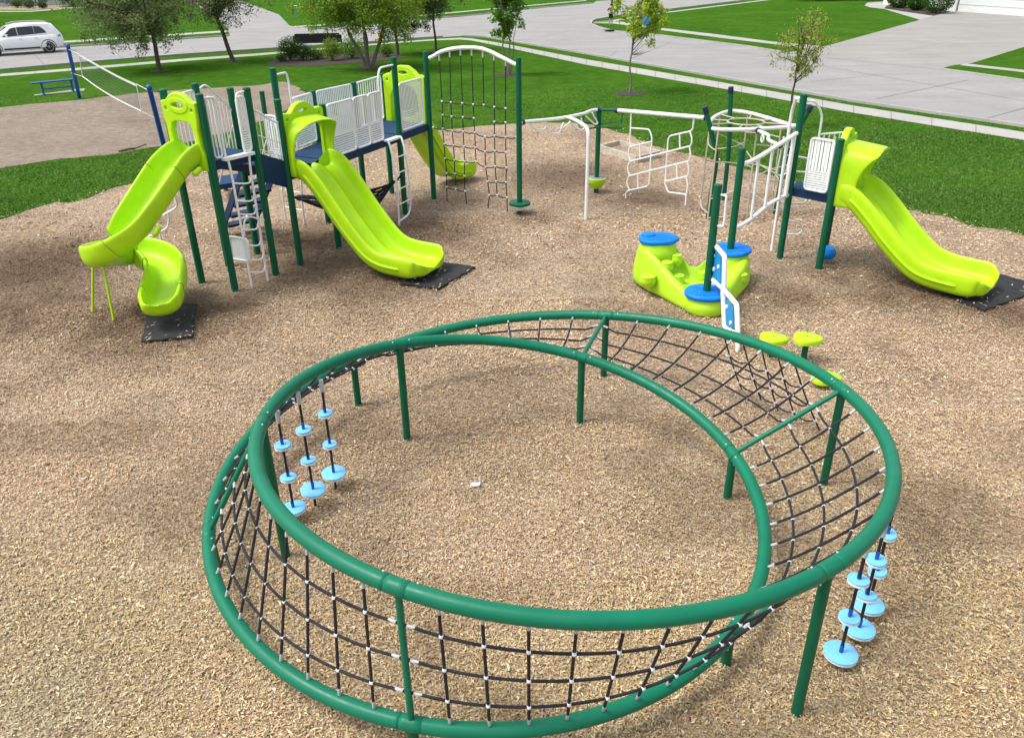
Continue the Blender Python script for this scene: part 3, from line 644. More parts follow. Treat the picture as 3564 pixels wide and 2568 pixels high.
# step between the two levels, closed by navy riser boxes
deck(tw, [B, C_, Pp, O_], 2.07, .14, 'step_deck')
MB().prism([xy(B, D2-.02), xy(C_, D2-.30), xy(C_, D2+.2), xy(B, D1-.02)], ou*.02).build('side_skirt', M['navy'], tw)
# guards of the upper deck
guard(tw, A+u1*.09, A+u1*.24, D1+.04, D1+1.02, fill='bars', r=.017); guard(tw, B-u1*.26, B-u1*.08, D1+.04, D1+.95, r=.017)
pipe(tw, [xy(A+u1*.07, 3.36), xy(A+u1*.26+ou*.05, 3.36), xy(A+u1*.26+ou*.05, D1+.02)], .019, .12); pipe(tw, [xy(B-u1*.07, 3.36), xy(B-u1*.28+ou*.05, 3.36), xy(B-u1*.28+ou*.05, D1+.02)], .019, .12)
guard(tw, N_+(O_-N_)*.08, N_+(O_-N_)*.92, D1+.05, D1+.98, fill='bars', r=.017)
dv = unit(Pp-O_)
gr = MB().tube(smooth([xy(O_+dv*.05, 3.30), xy(O_+dv*.22, 3.36), xy(O_+(Pp-O_)*.5, 3.22), xy(O_+(Pp-O_)*.8, 2.98), xy(Pp-dv*.05, 2.84)], 6), .019, 9).build('stair_guard', M['white'], tw)
br = MB()
for f in np.linspace(.1, .9, 9): br.tube([xy(O_+(Pp-O_)*f, 2.2-.25*f), xy(O_+(Pp-O_)*f, 3.32-.46*f)], .010, 6)
br.build('bars', M['white'], gr)
gr = MB().tube(smooth([xy(B+u1*.05, 3.05), xy(B+u1*.2, 2.97), xy(B+(C_-B)*.7, 2.80), xy(C_-u1*.05, 2.74)], 6), .019, 9).build('stair_guard', M['white'], tw)
MB().tube([xy(B+u1*.05, 2.12), xy(C_-u1*.05, 1.88)], .017, 8).build('bottom_rail', M['white'], gr); br = MB()
for f in np.linspace(.12, .9, 6): br.tube([xy(B+(C_-B)*f, 2.12-.22*f), xy(B+(C_-B)*f, 3.04-.3*f)], .010, 6)
for h in (.25, .5): br.tube([xy(B+u1*.05, 2.12+h), xy(C_-u1*.05, 1.88+h)], .010, 6)
br.build('bars', M['white'], gr)
guard(tw, C_+unit(Pp-C_)*.10, C_+unit(Pp-C_)*.42, D2+.05, D2+1.0, r=.017)
uu = unit(S_p-R_); vv = V3(-uu[1], uu[0], 0)
if vv[0] > 0: vv = -vv                                     # vv points to the back row
# bridge guards
rs = S_p-R_; guard(tw, R_+rs*.035+vv*-.02, R_+rs*.36-vv*.02, D2+.03, D2+1.02); guard(tw, R_+rs*.37-vv*.02, R_+rs*.56-vv*.02, D2+.03, D2+1.02); guard(tw, R_+rs*.57-vv*.02, R_+rs*.745-vv*.02, D2+.03, D2+1.02)
guard(tw, U_+(D_-U_)*.62, U_+(D_-U_)*.04, D2+.05, D2+1.02); guard(tw, U_+(W_p-U_)*.07, U_+(W_p-U_)*.93, D2+.05, D2+1.02); guard(tw, W_p+(T_-W_p)*.07, W_p+(T_-W_p)*.93, D2+.05, D2+1.02, fill='bars')
se = E_-S_p; guard(tw, S_p+se*.10, S_p+se*.80, D2+.06, D2+1.06); pass
# tall hand loops at the ladder openings
dw = unit(U_-D_); pipe(tw, [xy(D_+dw*.05, 3.36), xy(D_+dw*.46, 3.36), xy(D_+dw*.50, 3.2), xy(D_+dw*.50, D2)], .021, .1)
pipe(tw, [xy(S_p-uu*.05, 3.30), xy(S_p-uu*.58, 3.30), xy(S_p-uu*.66, 3.1), xy(S_p-uu*.66, D2)], .021, .14)
# arched ladder with sagging rungs from the upper deck
lb0, lb1 = G(878, 1003), G(933, 980)
def rail_pts(top, bot): o = bot-top; o[2] = 0; return smooth([xy(top, D1+.01), xy(top+o*.42, D1-.04), xy(top+o*.72, D1-.32), xy(top+o*.86, D1-.95), xy(top+o*.97, .55), xy(bot, -.03)], 6)
ra, rb = rail_pts(A+u1*.26+ou*.07, lb0), rail_pts(B-u1*.20+ou*.07, lb1)
ld = MB().tube(ra, .021, 9).tube(rb, .021, 9).box(((ra[0]+rb[0])/2), (.62, .12, .05), (u1, ou, UP)).build('arched_ladder', M['white'], tw)
for zr in (1.93, 1.66, 1.38, 1.10, .82, .55, .28):
    a = min(ra, key=lambda p: abs(p[2]-zr)); b = min(rb, key=lambda p: abs(p[2]-zr)); MB().tube(smooth([a, (a+b)/2 + ou*.13 - UP*.03, b], 6), .015, 8).build('rung', M['white'], ld)
# small play panel beside the ladder foot and a looped brace
pa, pb = lb0, lb0+V3(-1, .42, 0); zp = zm(250, 700, .3549)
q = [PL(*zp(*p), pa, pb) for p in ((1545, 345), (1718, 372), (1745, 595), (1575, 565))]
f = MB().tube(bend(q, .06, 4, True), .022, 9, closed=True).build('play_panel', M['white'], tw); MB().prism(q, ou*.012).build('panel_sheet', M['wsheet'], f)
q = [PL(*zp(*p), pa, lb1+V3(.25, .3, 0)) for p in ((1690, 340), (1690, 190), (1740, 150), (1800, 165), (1885, 190))]; pipe(tw, q, .017, .06, 'brace')
# zigzag climber on the left side
z2 = zm(200, 250, .3549); ga, gb = G(450.5, 943), (N_+O_)/2
zz = [PL(*z2(*p), ga, gb) for p in ((1250, 1030), (1200, 1150), (1110, 1200), (1150, 1230), (1175, 1310), (1150, 1345), (985, 1435), (1080, 1390), (1095, 1430), (1085, 1520), (1050, 1550), (890, 1620))]
wc = MB().tube(bend([PL(*z2(1235, 1010), ga, gb)*V3(1, 1, 0)+UP*(D1-.1)] + zz[:7], .05), .021, 8).tube(bend(zz[7:] + [PL(*zp(730, 385), ga, gb)], .05), .021, 8)
wc.tube(bend([PL(*zp(*p), ga, gb) for p in ((735, 320), (715, 370), (560, 440), (568, 560))] + [ga-UP*.03], .05), .021, 8); wc.tube(bend([PL(*zp(*p), ga, gb) for p in ((860, 310), (880, 400), (800, 470))], .04), .021, 8)
wc.build('zigzag_climber', M['white'], tw)
# stair behind the decks and the low entry platform
tb, tt_ = V3(-6.05, 17.15, 0), (Pp*.55+D_*.45); sd = unit(tt_-tb); sa = V3(-sd[1], sd[0], 0); Ls = np.linalg.norm(tt_-tb)
stt = MB()
for s in (-.38, .38): stt.prism([xy(tb+sa*s, -.03), xy(tb+sa*s-sd*.2, .0), xy(tb+sa*s+sd*(Ls-.2), D2-.08), xy(tb+sa*s+sd*Ls, D2-.12)], sa*.03)
stair = stt.build('stair', M['navy'], tw)
for i in range(6): zt = .26+i*.27; MB().box(xy(tb+sd*Ls*(zt/(D2-.1)), zt), (.27, .72, .05), (sd, sa, UP)).build('tread', M['navy'], stair)
for s in (-.42, .42): pipe(stair, [xy(tb+sa*s, .55), xy(tb+sa*s+sd*.15, .85), xy(tt_+sa*s-sd*.1, D2+.75), xy(tt_+sa*s, D2+.4)], .017, .12)
deck(tw, [G(757, 645, .42), G(848, 632, .42), G(850, 602, .42), G(760, 612, .42)], .42, .12, 'entry_platform'); post(tw, G(787, 665), .33, r=.055)
# back ladder under the bridge
bl0, bl1 = G(995, 770), G(1060, 785)
bl = MB()
for b_, t_ in ((bl0, D_+dw*.45), (bl1, D_+dw*.45+V3(.5, .3, 0))): bl.tube(smooth([xy(b_, -.03), xy(b_+(t_-b_)*.05, .7), xy(b_+(t_-b_)*.25, 1.3), xy(t_, D2-.12)], 6), .021, 8)
bl.tube([xy(bl0, .35), xy(bl1, .35)], .015, 7).tube([xy(bl0, .75), xy(bl1, .75)], .015, 7).tube([xy(bl0, 1.1), xy(bl1, 1.1)], .015, 7).build('back_ladder', M['white'], tw)
# curved ladder in front of the bridge by the tall post
zz3 = zm(850, 180, .3549); fa = PL(*zz3(1525, 1634), R_-vv*.5, S_p-vv*.5); 
fb0 = G(*zm(950, 520, .3549)(1240, 750)); lp0, lp1 = fb0, fb0+uu*.55
tl0, tl1 = R_+rs*.765-vv*.06, S_p-uu*.10-vv*.06
def rl(top, bot): o = (bot-top)*V3(1, 1, 0); return smooth([xy(top, D2-.02), xy(top+o*.40, D2-.06), xy(top+o*.88, 1.40), xy(top+o*1.10, .9), xy(bot+o*.06, .40), xy(bot, -.03)], 6)
l0 = rl(tl0, lp0); l1 = rl(tl1, lp0+uu*.52)[:-5]; l1 += [xy(lp0+uu*.42, .16), xy(lp0+uu*.2, .12), xy(lp0, .10)]
ld2 = MB().tube(l0, .022, 9).tube(smooth(l1[::2]+[l1[-1]], 4), .022, 9).box((xy(tl0, D2-.02)+xy(tl1, D2-.02))/2, (.5, .14, .04), (uu, vv, UP)).build('curved_ladder', M['white'], tw)
for zr in (1.5, 1.15, .8, .45):
    a = min(l0, key=lambda p: abs(p[2]-zr)); b = min(l1, key=lambda p: abs(p[2]-zr)); MB().tube([a, b], .015, 8).build('rung', M['white'], ld2)
# ---- slides
p0 = (C_+R_)/2; fd = unit(-vv)
ds, d_, ac_ = double_slide(tw, p0+V3(.10, -.055, 0), unit(V3(2.30, -1.30, 0)), D2, 2.56, 'double_slide', .50)
scoop_hood(ds, p0, unit(V3(2.25, -1.18, 0)), unit(R_-C_), D2, .50, .40, .20, .80)
p1 = (T_+E_)/2; bd = unit(V3(-(T_-E_)[1], (T_-E_)[0], 0)); bd = bd if bd[1] > 0 else -bd
bx = G(1625, 575, .35); bdir = unit((bx-p1)*V3(1, 1, 0))
b2, _, _ = double_slide(tw, p1, bdir, D2, np.linalg.norm((bx-p1)[:2]), 'back_slide', .34)
W1 = np.linalg.norm(T_-E_)/2-.08; X1 = unit(E_-T_)
pl = [(-W1, .0), (-W1, 1.02), (-W1*.85, 1.06), (-W1*.7, 1.05), (-W1*.5, 1.16), (-W1*.2, 1.25), (W1*.2, 1.25), (W1*.5, 1.16), (W1*.7, 1.05), (W1*.85, 1.06), (W1, 1.02), (W1, 0), (W1*.75, 0), (W1*.72, .6), (W1*.5, .82), (0, .88), (-W1*.5, .82), (-W1*.72, .6), (-W1*.75, 0)]
plate('slide_hood', pl, [oval(0, 1.12, .15, .06), oval(-W1*.82, .95, .05, .05, 12), oval(W1*.82, .95, .05, .05, 12)], xy(p1, D2), X1, UP, .10, M['lime'], b2, .025)
# spiral slide: runs out to the left, then winds round once, clockwise, down to the mat
s0 = (A+N_)/2
SPIRAL = [V3(*p) for p in [(s0[0], s0[1], D1), (-5.46, 13.66, 2.335), (-5.60, 13.40, 2.20), (-5.75, 13.04, 1.94), (-5.93, 12.69, 1.64), (-6.12, 12.44, 1.37), (-6.38, 12.33, 1.16), (-6.62, 12.43, 1.01), (-6.76, 12.70, .90), (-6.74, 13.02, .81), (-6.58, 13.29, .74), (-6.27, 13.27, .67), (-6.02, 13.10, .59), (-5.86, 12.83, .51), (-5.78, 12.52, .43), (-5.72, 12.22, .375), (-5.67, 11.98, .36), (-5.65, 11.88, .36)]]
rS = .4; cS = V3(-6.5, 12.9, 0)
path = smooth(SPIRAL, 3); acr = []
for i in range(len(path)):
    t = path[min(i+1, len(path)-1)]-path[max(i-1, 0)]; t[2] = 0; t = unit(t); acr.append(V3(-t[1], t[0], 0))
USEC = [(x*.88, z) for x, z in [(-.36, .0), (-.385, .14), (-.385, .27), (-.36, .325), (-.31, .325), (-.285, .27), (-.27, .13), (-.20, .03), (0, 0), (.20, .03), (.27, .13), (.285, .27), (.31, .325), (.36, .325), (.385, .27), (.385, .14), (.36, 0), (.22, -.07), (0, -.09), (-.22, -.07)]]
def usec(u):
    e = max(0, (u-.86)/.14); return [(x*(1-.12*e**3), z*(1-.25*e) if z > .05 else z) for x, z in USEC]
ss = sweep(path, acr, usec); e = ss[-1]; c = sum(e)/len(e); fw = unit((path[-1]-path[-2])*V3(1, 1, 0))
# closed rounded lip at the exit
zl = max(p[2] for p in e)-.05
def lipsec(kx, f_, zz): return [xy((p-c)*kx+c, p[2]*(1-zz)+(zl-.03*(p[2] < c[2]))*zz) + fw*f_ for p in e]
sp = subsurf(MB().loft(ss+[lipsec(.95, .09, .05), lipsec(.80, .18, .30), lipsec(.72, .205, .75), lipsec(.60, .225, .95), lipsec(.2, .235, 1)]).build('spiral_slide', M['lime'], tw, sharp=180), 1)
for i in (7, 17, 27, 36, 45): MB().tube([p + (p-path[i])*.012 for p in ss[i]], .005, 5, closed=True).build('moulding_seam', M['limeseam'], sp)
for g, zt, e_ in ((G(321, 1090), 1.0, (.22, .10)), (G(396, 1116), 1.06, (.02, .10))): MB().tube([xy(g, -.03), xy(g + V3(e_[0], e_[1], 0), zt)], .021, 9).build('slide_leg', M['lime'], sp)
for i in (len(path)//9, len(path)//4):
    p = path[i]; q = p + acr[i]*.40 - UP*.02; t = unit((path[i+1]-path[i-1]))
    MB().tube([q + t*x for x in (-.09, -.07, .07, .09)], [.03, .05, .05, .03], 10).build('joint_flange', M['lime'], sp)
W2 = np.linalg.norm(A-N_)/2-.05; X2 = unit(A-N_)
cr = [(-W2, -.12), (-W2*1.02, .08), (-W2, .16), (-W2*.93, .22), (-W2*.93, .56), (-W2, .70), (-W2, .94), (-W2*.72, .96), (-W2*.45, 1.04), (-W2*.2, 1.08), (W2*.2, 1.08), (W2*.45, 1.04), (W2*.72, .96), (W2, .94), (W2, .70), (W2*.93, .56), (W2*.93, .22), (W2, .16), (W2*1.02, .08), (W2, -.12), (W2*.66, -.12), (W2*.64, .08), (W2*.70, .16), (W2*.73, .22), (W2*.73, .50), (W2*.62, .62), (W2*.40, .665), (-W2*.40, .665), (-W2*.62, .62), (-W2*.73, .50), (-W2*.73, .22), (-W2*.70, .16), (-W2*.64, .08), (-W2*.66, -.12)]
oo = V3(X2[1], -X2[0], 0); oo = oo if oo[1] < 0 else -oo
hp = plate('slide_hood', cr, [oval(0, .90, .165, .062), oval(-W2*.80, .84, .045, .05, 12), oval(W2*.80, .84, .045, .05, 12)], xy(s0, D1)+oo*.06, X2, UP, .07, M['lime'], sp, .022)
plate('crest_rim', oval(0, .90, .235, .115, 24), [oval(0, .90, .165, .062)], xy(s0, D1)+oo*.10, X2, UP, .03, M['lime'], hp, .015)
# ---- black hammock slung between two tower legs
za = zm(850, 560, .2693); h0_, h1_ = xy(R_+vv*-.0, 0), None
hmA, hmB = G(*za(1200, 1140)), G(1411.4, 747); hmA = C_ + (R_-C_)*.45
ha = [PL(*za(*p), C_, S_p) for p in ((540, 390), (650, 320))]
hk = thing('hammock', 'black slotted rubber hammock slung under the bridge of the play tower', 'hammock', (D_+S_p)/2)
e1, e2 = xy(D_, 1.02), xy(S_p, .95)
cen = [e1 + (e2-e1)*f - UP*2.2*f*(1-f) for f in np.linspace(.07, .93, 17)]; mb = MB(); S2 = []
for i, p in enumerate(cen):
    f = i/16; w = .40*min(1, 6*min(f, 1-f)+.35) if f < .5 else .40*max(.10, min(1, (1-f)*2.2)); S2.append([p + vv*w*x + UP*(.16*x*w/.4 + .10*abs(x)**2)*min(1, 4*f*(1-f)+.3) for x in (-1, -.75, -.5, -.25, 0, .25, .5, .75, 1)])
for i in range(16):
    for k in range(8):
        if (i+k) % 2 == 0 or i in (0, 1, 14, 15) or k in (0, 7): mb.add([S2[i][k], S2[i][k+1], S2[i+1][k+1], S2[i+1][k]], [(0, 1, 2, 3)])
        else:
            a, b, c, d = S2[i][k], S2[i][k+1], S2[i+1][k+1], S2[i+1][k]; mb.add([a, a+(b-a)*.7, d+(c-d)*.7, d], [(0, 1, 2, 3)])
so = mb.build('sling', M['black'], hk, flip=False); md = so.modifiers.new('t', 'SOLIDIFY'); md.thickness = .012
MB().tube([e1, cen[0]], .022, 8).tube([e2, cen[-1]], .022, 8).build('strap', M['black'], hk)
# ============================================================ CARGO NET under a white arch, between the tower and a lone post
E_ = V3(*G(1510.9, 694)[:2], 0); F_ = V3(*G(1808.8, 745.8)[:2], 0); mz = zm(1450, 130, .3978)
cn = thing('cargo_net_climber', 'tall black rope cargo net hanging under a white arched bar beside the play tower', 'rope net', F_)
post(cn, F_, 3.43)
o = MB().lathe([(.06, .225), (.24, .23), (.25, .24), (.25, .285), (.235, .295), (.06, .295)], F_, 28).build('step_disc', M['green'], cn)
MB().lathe([(.066, .10), (.07, .10), (.07, .225), (.066, .225)], F_, 18).build('clamp', M['white'], cn)
arc = [PL(*mz(*p), E_, F_) for p in ((112, 183), (150, 165), (210, 130), (300, 105), (400, 93), (480, 92), (560, 100), (640, 125), (720, 165), (800, 205), (850, 232), (878, 240))]
MB().tube(smooth(arc, 5), .042, 12).build('arch_bar', M['white'], cn)
npx = lambda *p: PL(*mz(*p), E_, F_)
vert = [[(196, 150), (222, 560), (228, 680), (228, 800), (240, 935), (250, 1060), (262, 1190), (263, 1310), (268, 1455)], [(288, 118), (300, 570), (306, 695), (313, 818), (322, 945), (330, 1075), (335, 1195), (342, 1298)],
        [(382, 104), (400, 577), (404, 700), (408, 825), (414, 957), (420, 1088), (418, 1212), (424, 1335), (440, 1480)], [(480, 104), (495, 588), (500, 708), (508, 835), (514, 965), (520, 1088)],
        [(578, 118), (588, 592)], [(676, 145), (680, 610), (681, 740), (682, 862), (684, 995), (688, 1130), (697, 1262), (705, 1380)], [(778, 195), (778, 622), (778, 745), (780, 874), (780, 1005), (785, 1140), (782, 1268), (790, 1395), (794, 1530)],
        [(598, 870), (600, 1000), (604, 1135), (622, 1262), (636, 1380), (628, 1450), (626, 1525)]]
rp = MB()
for v in vert: rp.tube(smooth([npx(*p) for p in v], 3), .012, 7)
hor = [[(222, 560), (300, 570), (400, 577), (495, 588), (588, 592), (680, 610), (778, 622)], [(228, 680), (306, 695), (404, 700), (500, 708)], [(681, 740), (778, 745)], [(145, 790), (228, 800), (313, 818), (408, 825), (508, 835), (598, 870), (682, 862), (780, 874), (876, 876)],
       [(240, 935), (322, 945), (414, 957), (514, 965), (600, 1000), (684, 995), (780, 1005)], [(250, 1060), (330, 1075), (420, 1088), (520, 1088), (604, 1135), (688, 1130), (785, 1140)], [(262, 1190), (335, 1195), (418, 1212)], [(622, 1262), (697, 1262), (782, 1268)], [(263, 1310), (342, 1328), (424, 1345)], [(636, 1380), (705, 1380), (790, 1400)]]
con = []
for h in hor:
    for a, b in zip(h, h[1:]): A_, B_ = npx(*a), npx(*b); rp.tube([A_+(B_-A_)*f - UP*.12*f*(1-f) for f in np.linspace(0, 1, 6)], .012, 7)
    con += h
for v in vert[:7]: p = npx(*v[0]); rp.tube([p+UP*.0, p-UP*.14], .019, 8, m=1)
rp.build('rope', [M['rope'], M['ferr']], cn); cp_ = None
for p in con:
    if cp_ is None: cp_ = MB().ball((0, 0, 0), .026, 7).build('rope_connector', M['ball'], cn); x = cp_
    else: x = cp_.copy(); COL.objects.link(x)
    x.location = Vector(npx(*p)) - cn.location
# ============================================================ OVERHEAD HANDLE RAIL: post with bowl spinner, curved rail with loops, white leg
Gp = V3(*G(2074.6, 671.8)[:2], 0); oh = thing('overhead_rail', 'curved white overhead rail with hanging loop handles and one bent white leg', 'climber', G(2038.7, 765.7))
rail = [xy(F_+unit(Gp-F_)*.06, 2.06), xy(F_+(Gp-F_)*.12, 2.06), xy(F_+(Gp-F_)*.4+V3(.10, -.16, 0), 2.05), xy(F_+(Gp-F_)*.7+V3(.12, -.14, 0), 2.05), xy(F_+(Gp-F_)*.9, 2.04), xy(Gp, 2.03)]
RP = smooth(rail, 8); MB().tube(RP, .038, 12).build('rail', M['white'], oh)
for i in (3, 38): t = unit(RP[i+1]-RP[i-1]); MB().tube([RP[i]-t*.03, RP[i]+t*.03], .058, 14).build('clamp', M['navycap'], oh)
wl = V3(*G(2038.7, 765.7)[:2], 0); MB().tube(bend([RP[19], RP[19]+(xy(wl, 2.05)-RP[19])*.5+UP*.02, xy(wl, 2.03), xy(wl, -.03)], .22, 7), .038, 12).build('leg', M['white'], oh)
mzz = lambda *p: mz(*p)
for pts_ in ([(1000, 760), (1035, 808), (1115, 808), (1135, 780)], [(1120, 745), (1165, 830), (1190, 845), (1250, 840), (1285, 745)], [(1225, 800), (1290, 790), (1350, 735)], [(1335, 735), (1400, 800), (1450, 810), (1470, 795), (1440, 710)], [(1480, 690), (1560, 765), (1588, 755), (1535, 660)]):
    c0 = min(RP, key=lambda p: np.linalg.norm(np.array(mz(*pts_[0])) - (lambda v: np.array([PW/2+PF*v[0]/v[2], PH/2+PF*v[1]/v[2]]))((p-C0) @ RW)))
    q = [PL(*mz(*p), c0, c0 + V3(1.0, .25, 0)) for p in pts_]; MB().tube(bend(q, .06, 4), .017, 8).build('loop_handle', M['white'], oh)
sp_ = thing('spinner_post', 'green post with a lime bowl spinner near its foot and green ring near its top', 'spinner', Gp)
post(sp_, Gp, 2.08, r=.060)
MB().lathe([(.07, .12), (.12, .14), (.15, .20), (.20, .25), (.225, .32), (.235, .38), (.22, .39)], Gp, 28).build('bowl', M['lime'], sp_)
MB().lathe([(.225, .385), (.20, .40), (.07, .405)], Gp, 24).build('bowl_floor', paint('grey rubber', (.19, .21, .24), .8), sp_)
cR = Gp + V3(.04, 0, 0); gr_ = MB().tube([cR + V3(.52*math.cos(a), .40*math.sin(a), 1.66 + .03*math.sin(3*a)) for a in np.linspace(0, TT, 33)[:-1]], .018, 8, closed=True)
for a in (.2, 2.4, 4.4): gr_.tube([cR + V3(.52*math.cos(a), .40*math.sin(a), 1.66), cR + V3(.56*math.cos(a), .42*math.sin(a), 1.98)], .016, 7)
gr_.build('hand_ring', M['green'], sp_)
# ============================================================ BENT BAR WALL hanging from a white beam
I2 = V3(*G(2463.5, 763)[:2], 0); w = zm(2050, 300, .3549); wp = lambda *p: PL(*w(*p), Gp, I2)
bw = thing('bar_wall_climber', 'white bent bar climbing wall hanging under a straight white beam', 'climber', (Gp+I2)/2)
b0, b1 = wp(275, 238), wp(1150, 312); MB().tube([b0, b1], .046, 12).build('beam', M['white'], bw)
MB().tube([xy(Gp, 2.03), b0], .034, 10).build('arm', M['green'], bw)
for p in (b0, b0+(b1-b0)*1.0): t = unit(b1-b0); MB().tube([p-t*.035, p+t*.035], .062, 14).build('clamp', M['navycap'], bw)
lines = [[(413, 262), (402, 545), (412, 585)], [(412, 412), (590, 425), (618, 500), (590, 960), (570, 985), (385, 1025), (360, 1050), (360, 1100)], [(616, 545), (400, 595), (388, 640), (390, 690), (410, 738)],
         [(980, 592), (400, 740), (380, 790), (384, 840), (398, 878)], [(985, 735), (390, 882), (372, 930), (378, 980), (398, 1020)], [(500, 575), (500, 708)], [(478, 868), (482, 1000)],
         [(1028, 322), (1018, 425), (990, 445), (790, 490), (775, 530), (745, 960), (775, 1040), (955, 1062), (945, 1170)], [(990, 445), (1010, 510), (1005, 570), (985, 595), (998, 670), (990, 720), (965, 745), (980, 800), (975, 870), (955, 890), (970, 980), (955, 1065)], [(888, 470), (892, 605)], [(860, 770), (866, 900)], [(955, 888), (750, 935)]]
mb = MB()
for l in lines: mb.tube(bend([wp(*p) for p in l], .06, 4), .018, 8)
mb.build('bent_bars', M['white'], bw)
# ============================================================ timber framed box
tb_ = thing('timber_box', 'weathered low timber frame full of brown soil beyond the bar wall', 'planter', G(2170, 520))
q = [G(*w(*p), .20) for p in ((110, 580), (295, 530), (690, 635), (470, 690))]
for i in range(4):
    a, b = q[i], q[(i+1) % 4]; t = unit(b-a); MB().box((a+b)/2 - UP*.10, (np.linalg.norm(b-a)-.01, .065, .20+.004*i), (t, np.cross(UP, t), UP)).build('plank', M['wood'], tb_)
c = sum(q)/4; MB().prism([c+(p-c)*.97-UP*.15 for p in q], UP*.02).build('soil', M['mulch'], tb_)
# ============================================================ DOME CLIMBER: rounded white top ring on three leaning posts with tan rods
Hp = V3(*G(2518.5, 697.5)[:2], 0); K2 = V3(*G(2697, 746)[:2], 0)
dm = thing('dome_climber', 'green posted climber with a rounded white top ring and tan rods down to the chips', 'climber', (Hp+I2+K2)/3)
ZR = 2.0; rc = [G(*w(*p), ZR) for p in ((1200, 405), (1395, 245), (2010, 385))]; cen_ = sum(rc)/3
cc = [G(*w(*p), ZR) for p in ((1195, 400), (1195, 340), (1265, 285), (1395, 245), (1560, 262), (1760, 315), (1960, 378), (2020, 392), (1960, 402), (1700, 418), (1450, 428), (1240, 422))]
RNGP = smooth(cc, 5, True); MB().tube(RNGP, .042, 12, closed=True).build('top_ring', M['white'], dm)
for b, tpx, top, nm in ((I2, (1138, 215), 2.42, 0), (Hp, (1392, 20), 2.60, 1), (K2, None, 2.42, 2)):
    tp = G(*w(*tpx), top) if nm == 0 else (G(*w(*tpx), top) if nm == 1 else G(2822, 372, 2.42))
    mid = b + (tp-b)*V3(.15, .15, 0) if nm != 0 else b + V3(.05, .02, 0)
    mb = MB(); P = smooth([xy(b, -.05), xy(b+(mid-b)*.4, .6), xy(mid, 1.35), xy(mid+(tp-mid)*.5, 1.95), tp], 5); mb.tube(P, .055, 12); po = mb.build('post', M['green'], dm)
    t = unit(P[-1]-P[-2]); MB().tube([P[-1]-t*.12, P[-1]-t*.11, P[-1]+t*.02, P[-1]+t*.03], [.055, .063, .063, .05], 12).build('post_cap', M['navycap'], po)
ic = G(*w(1540, 350), ZR); MB().tube([ic + V3(.40*math.cos(a), .40*math.sin(a), 0) for a in np.linspace(0, TT, 29)[:-1]], .018, 8, closed=True).build('inner_ring', M['tan'], dm)
mb = MB()
for i in range(8):
    a = TT*i/8+.35; e = ic + V3(.40*math.cos(a), .40*math.sin(a), 0); o_ = min(RNGP, key=lambda p: abs((math.atan2(p[1]-ic[1], p[0]-ic[0])-a+math.pi) % TT - math.pi)); mb.tube([e, o_], .015, 7)
mb.build('spokes', M['tan'], dm)
rods = [3, 11, 20, 28, 37, 46, 54]; rb_ = []
for i in rods:
    p = RNGP[i % len(RNGP)]; b = cen_ + (p-cen_)*1.06; b[2] = -.03; rb_.append((p, b)); MB().tube([p, p + (b-p)*.5, b], .019, 8).build('rod', M['tan'], dm)
for i in range(len(rods)):
    (a, ab), (b, bb) = rb_[i], rb_[(i+1) % len(rods)]
    for k, f in enumerate((.22, .40, .58, .76, .90)):
        if (i*3+k) % 5 == 0: continue
        s = a+(ab-a)*f; e = b+(bb-b)*min(.95, f + (.16 if (i+k) % 2 else -.06)); m_ = (s+e)/2 + (unit((cen_-(s+e)/2)*V3(1, 1, 0)))*(.16 if k % 2 else -.1); MB().tube(smooth([s, m_, e], 5), .014, 7).build('rung', M['tan'], dm)
# double loop link between the ring and the slanted rails
lk0, lk1 = G(*w(1660, 437), 1.98), G(*w(1870, 580), 2.05); lk = thing('loop_link', 'short wavy white bar with two small loops between the dome ring and slanted rail', 'climber', lk0)
dl = lk1-lk0; sv = V3(.10, 0, -.02); MB().tube(smooth([lk0, lk0+dl*.25+sv, lk0+dl*.5, lk0+dl*.75-sv, lk1], 6), .034, 10).build('bar', M['white'], lk)
for f, sgn in ((.27, -1), (.75, -1)):
    c = lk0+dl*f - UP*.08 + V3(-.02, -.02, 0); X = unit(dl*V3(1, 1, 0)); MB().tube([c + X*.10*math.cos(a) + UP*.075*math.sin(a) for a in np.linspace(0, TT, 17)[:-1]], .016, 7, closed=True).build('loop', M['white'], lk)
for p in (lk0, lk1): MB().tube([p-unit(dl)*.03, p+unit(dl)*.03], .062, 14).build('clamp', M['navycap'], lk)
# ============================================================ SMALL TOWER (right) with one slide
K_ = V3(5.30, 14.89, 0); L_ = V3(5.86, 14.29, 0); L2 = V3(*G(2944.7, 445.6, 2.44)[:2], 0); DZ = 1.41
rt_ = thing('small_play_tower', 'small one deck play tower with green posts and a single broad lime slide, at right', 'playground', (K_+L_+L2)/3)
post(rt_, K_, 3.10); post(rt_, L_, 2.43); post(rt_, L2, 2.46)
deck(rt_, [K_, L_, L2, K_+V3(.25, .45, 0)], DZ, .15)
kl = unit(L_-K_); gq = zm(2640, 320, .2326); nf = V3(kl[1], -kl[0], 0); nf = nf if nf[1] < 0 else -nf
guard(rt_, L_-kl*.52+nf*.05, L_-kl*.08+nf*.05, DZ+.05, DZ+.97, r=.022)
lk2 = L2-K_; kk = unit(lk2)
pipe(rt_, [xy(K_+kk*.06, 2.97), xy(K_+kk*.25, 2.97), xy(K_+kk*.46, 2.72), xy(K_+kk*.46, DZ+.05), xy(K_+kk*.80, DZ+.05), xy(K_+kk*.82, 2.3)], .021, .12)
gd = MB().tube([xy(K_+kk*.46, 2.36), xy(L2-kk*.05, 2.36)], .019, 8).build('guard_panel', M['white'], rt_); br = MB()
for f in (.2, .4, .6, .8): br.tube([xy(K_+kk*.46+(L2-K_-kk*.46)*f, DZ+.08), xy(K_+kk*.46+(L2-K_-kk*.46)*f, 2.36)], .012, 6)
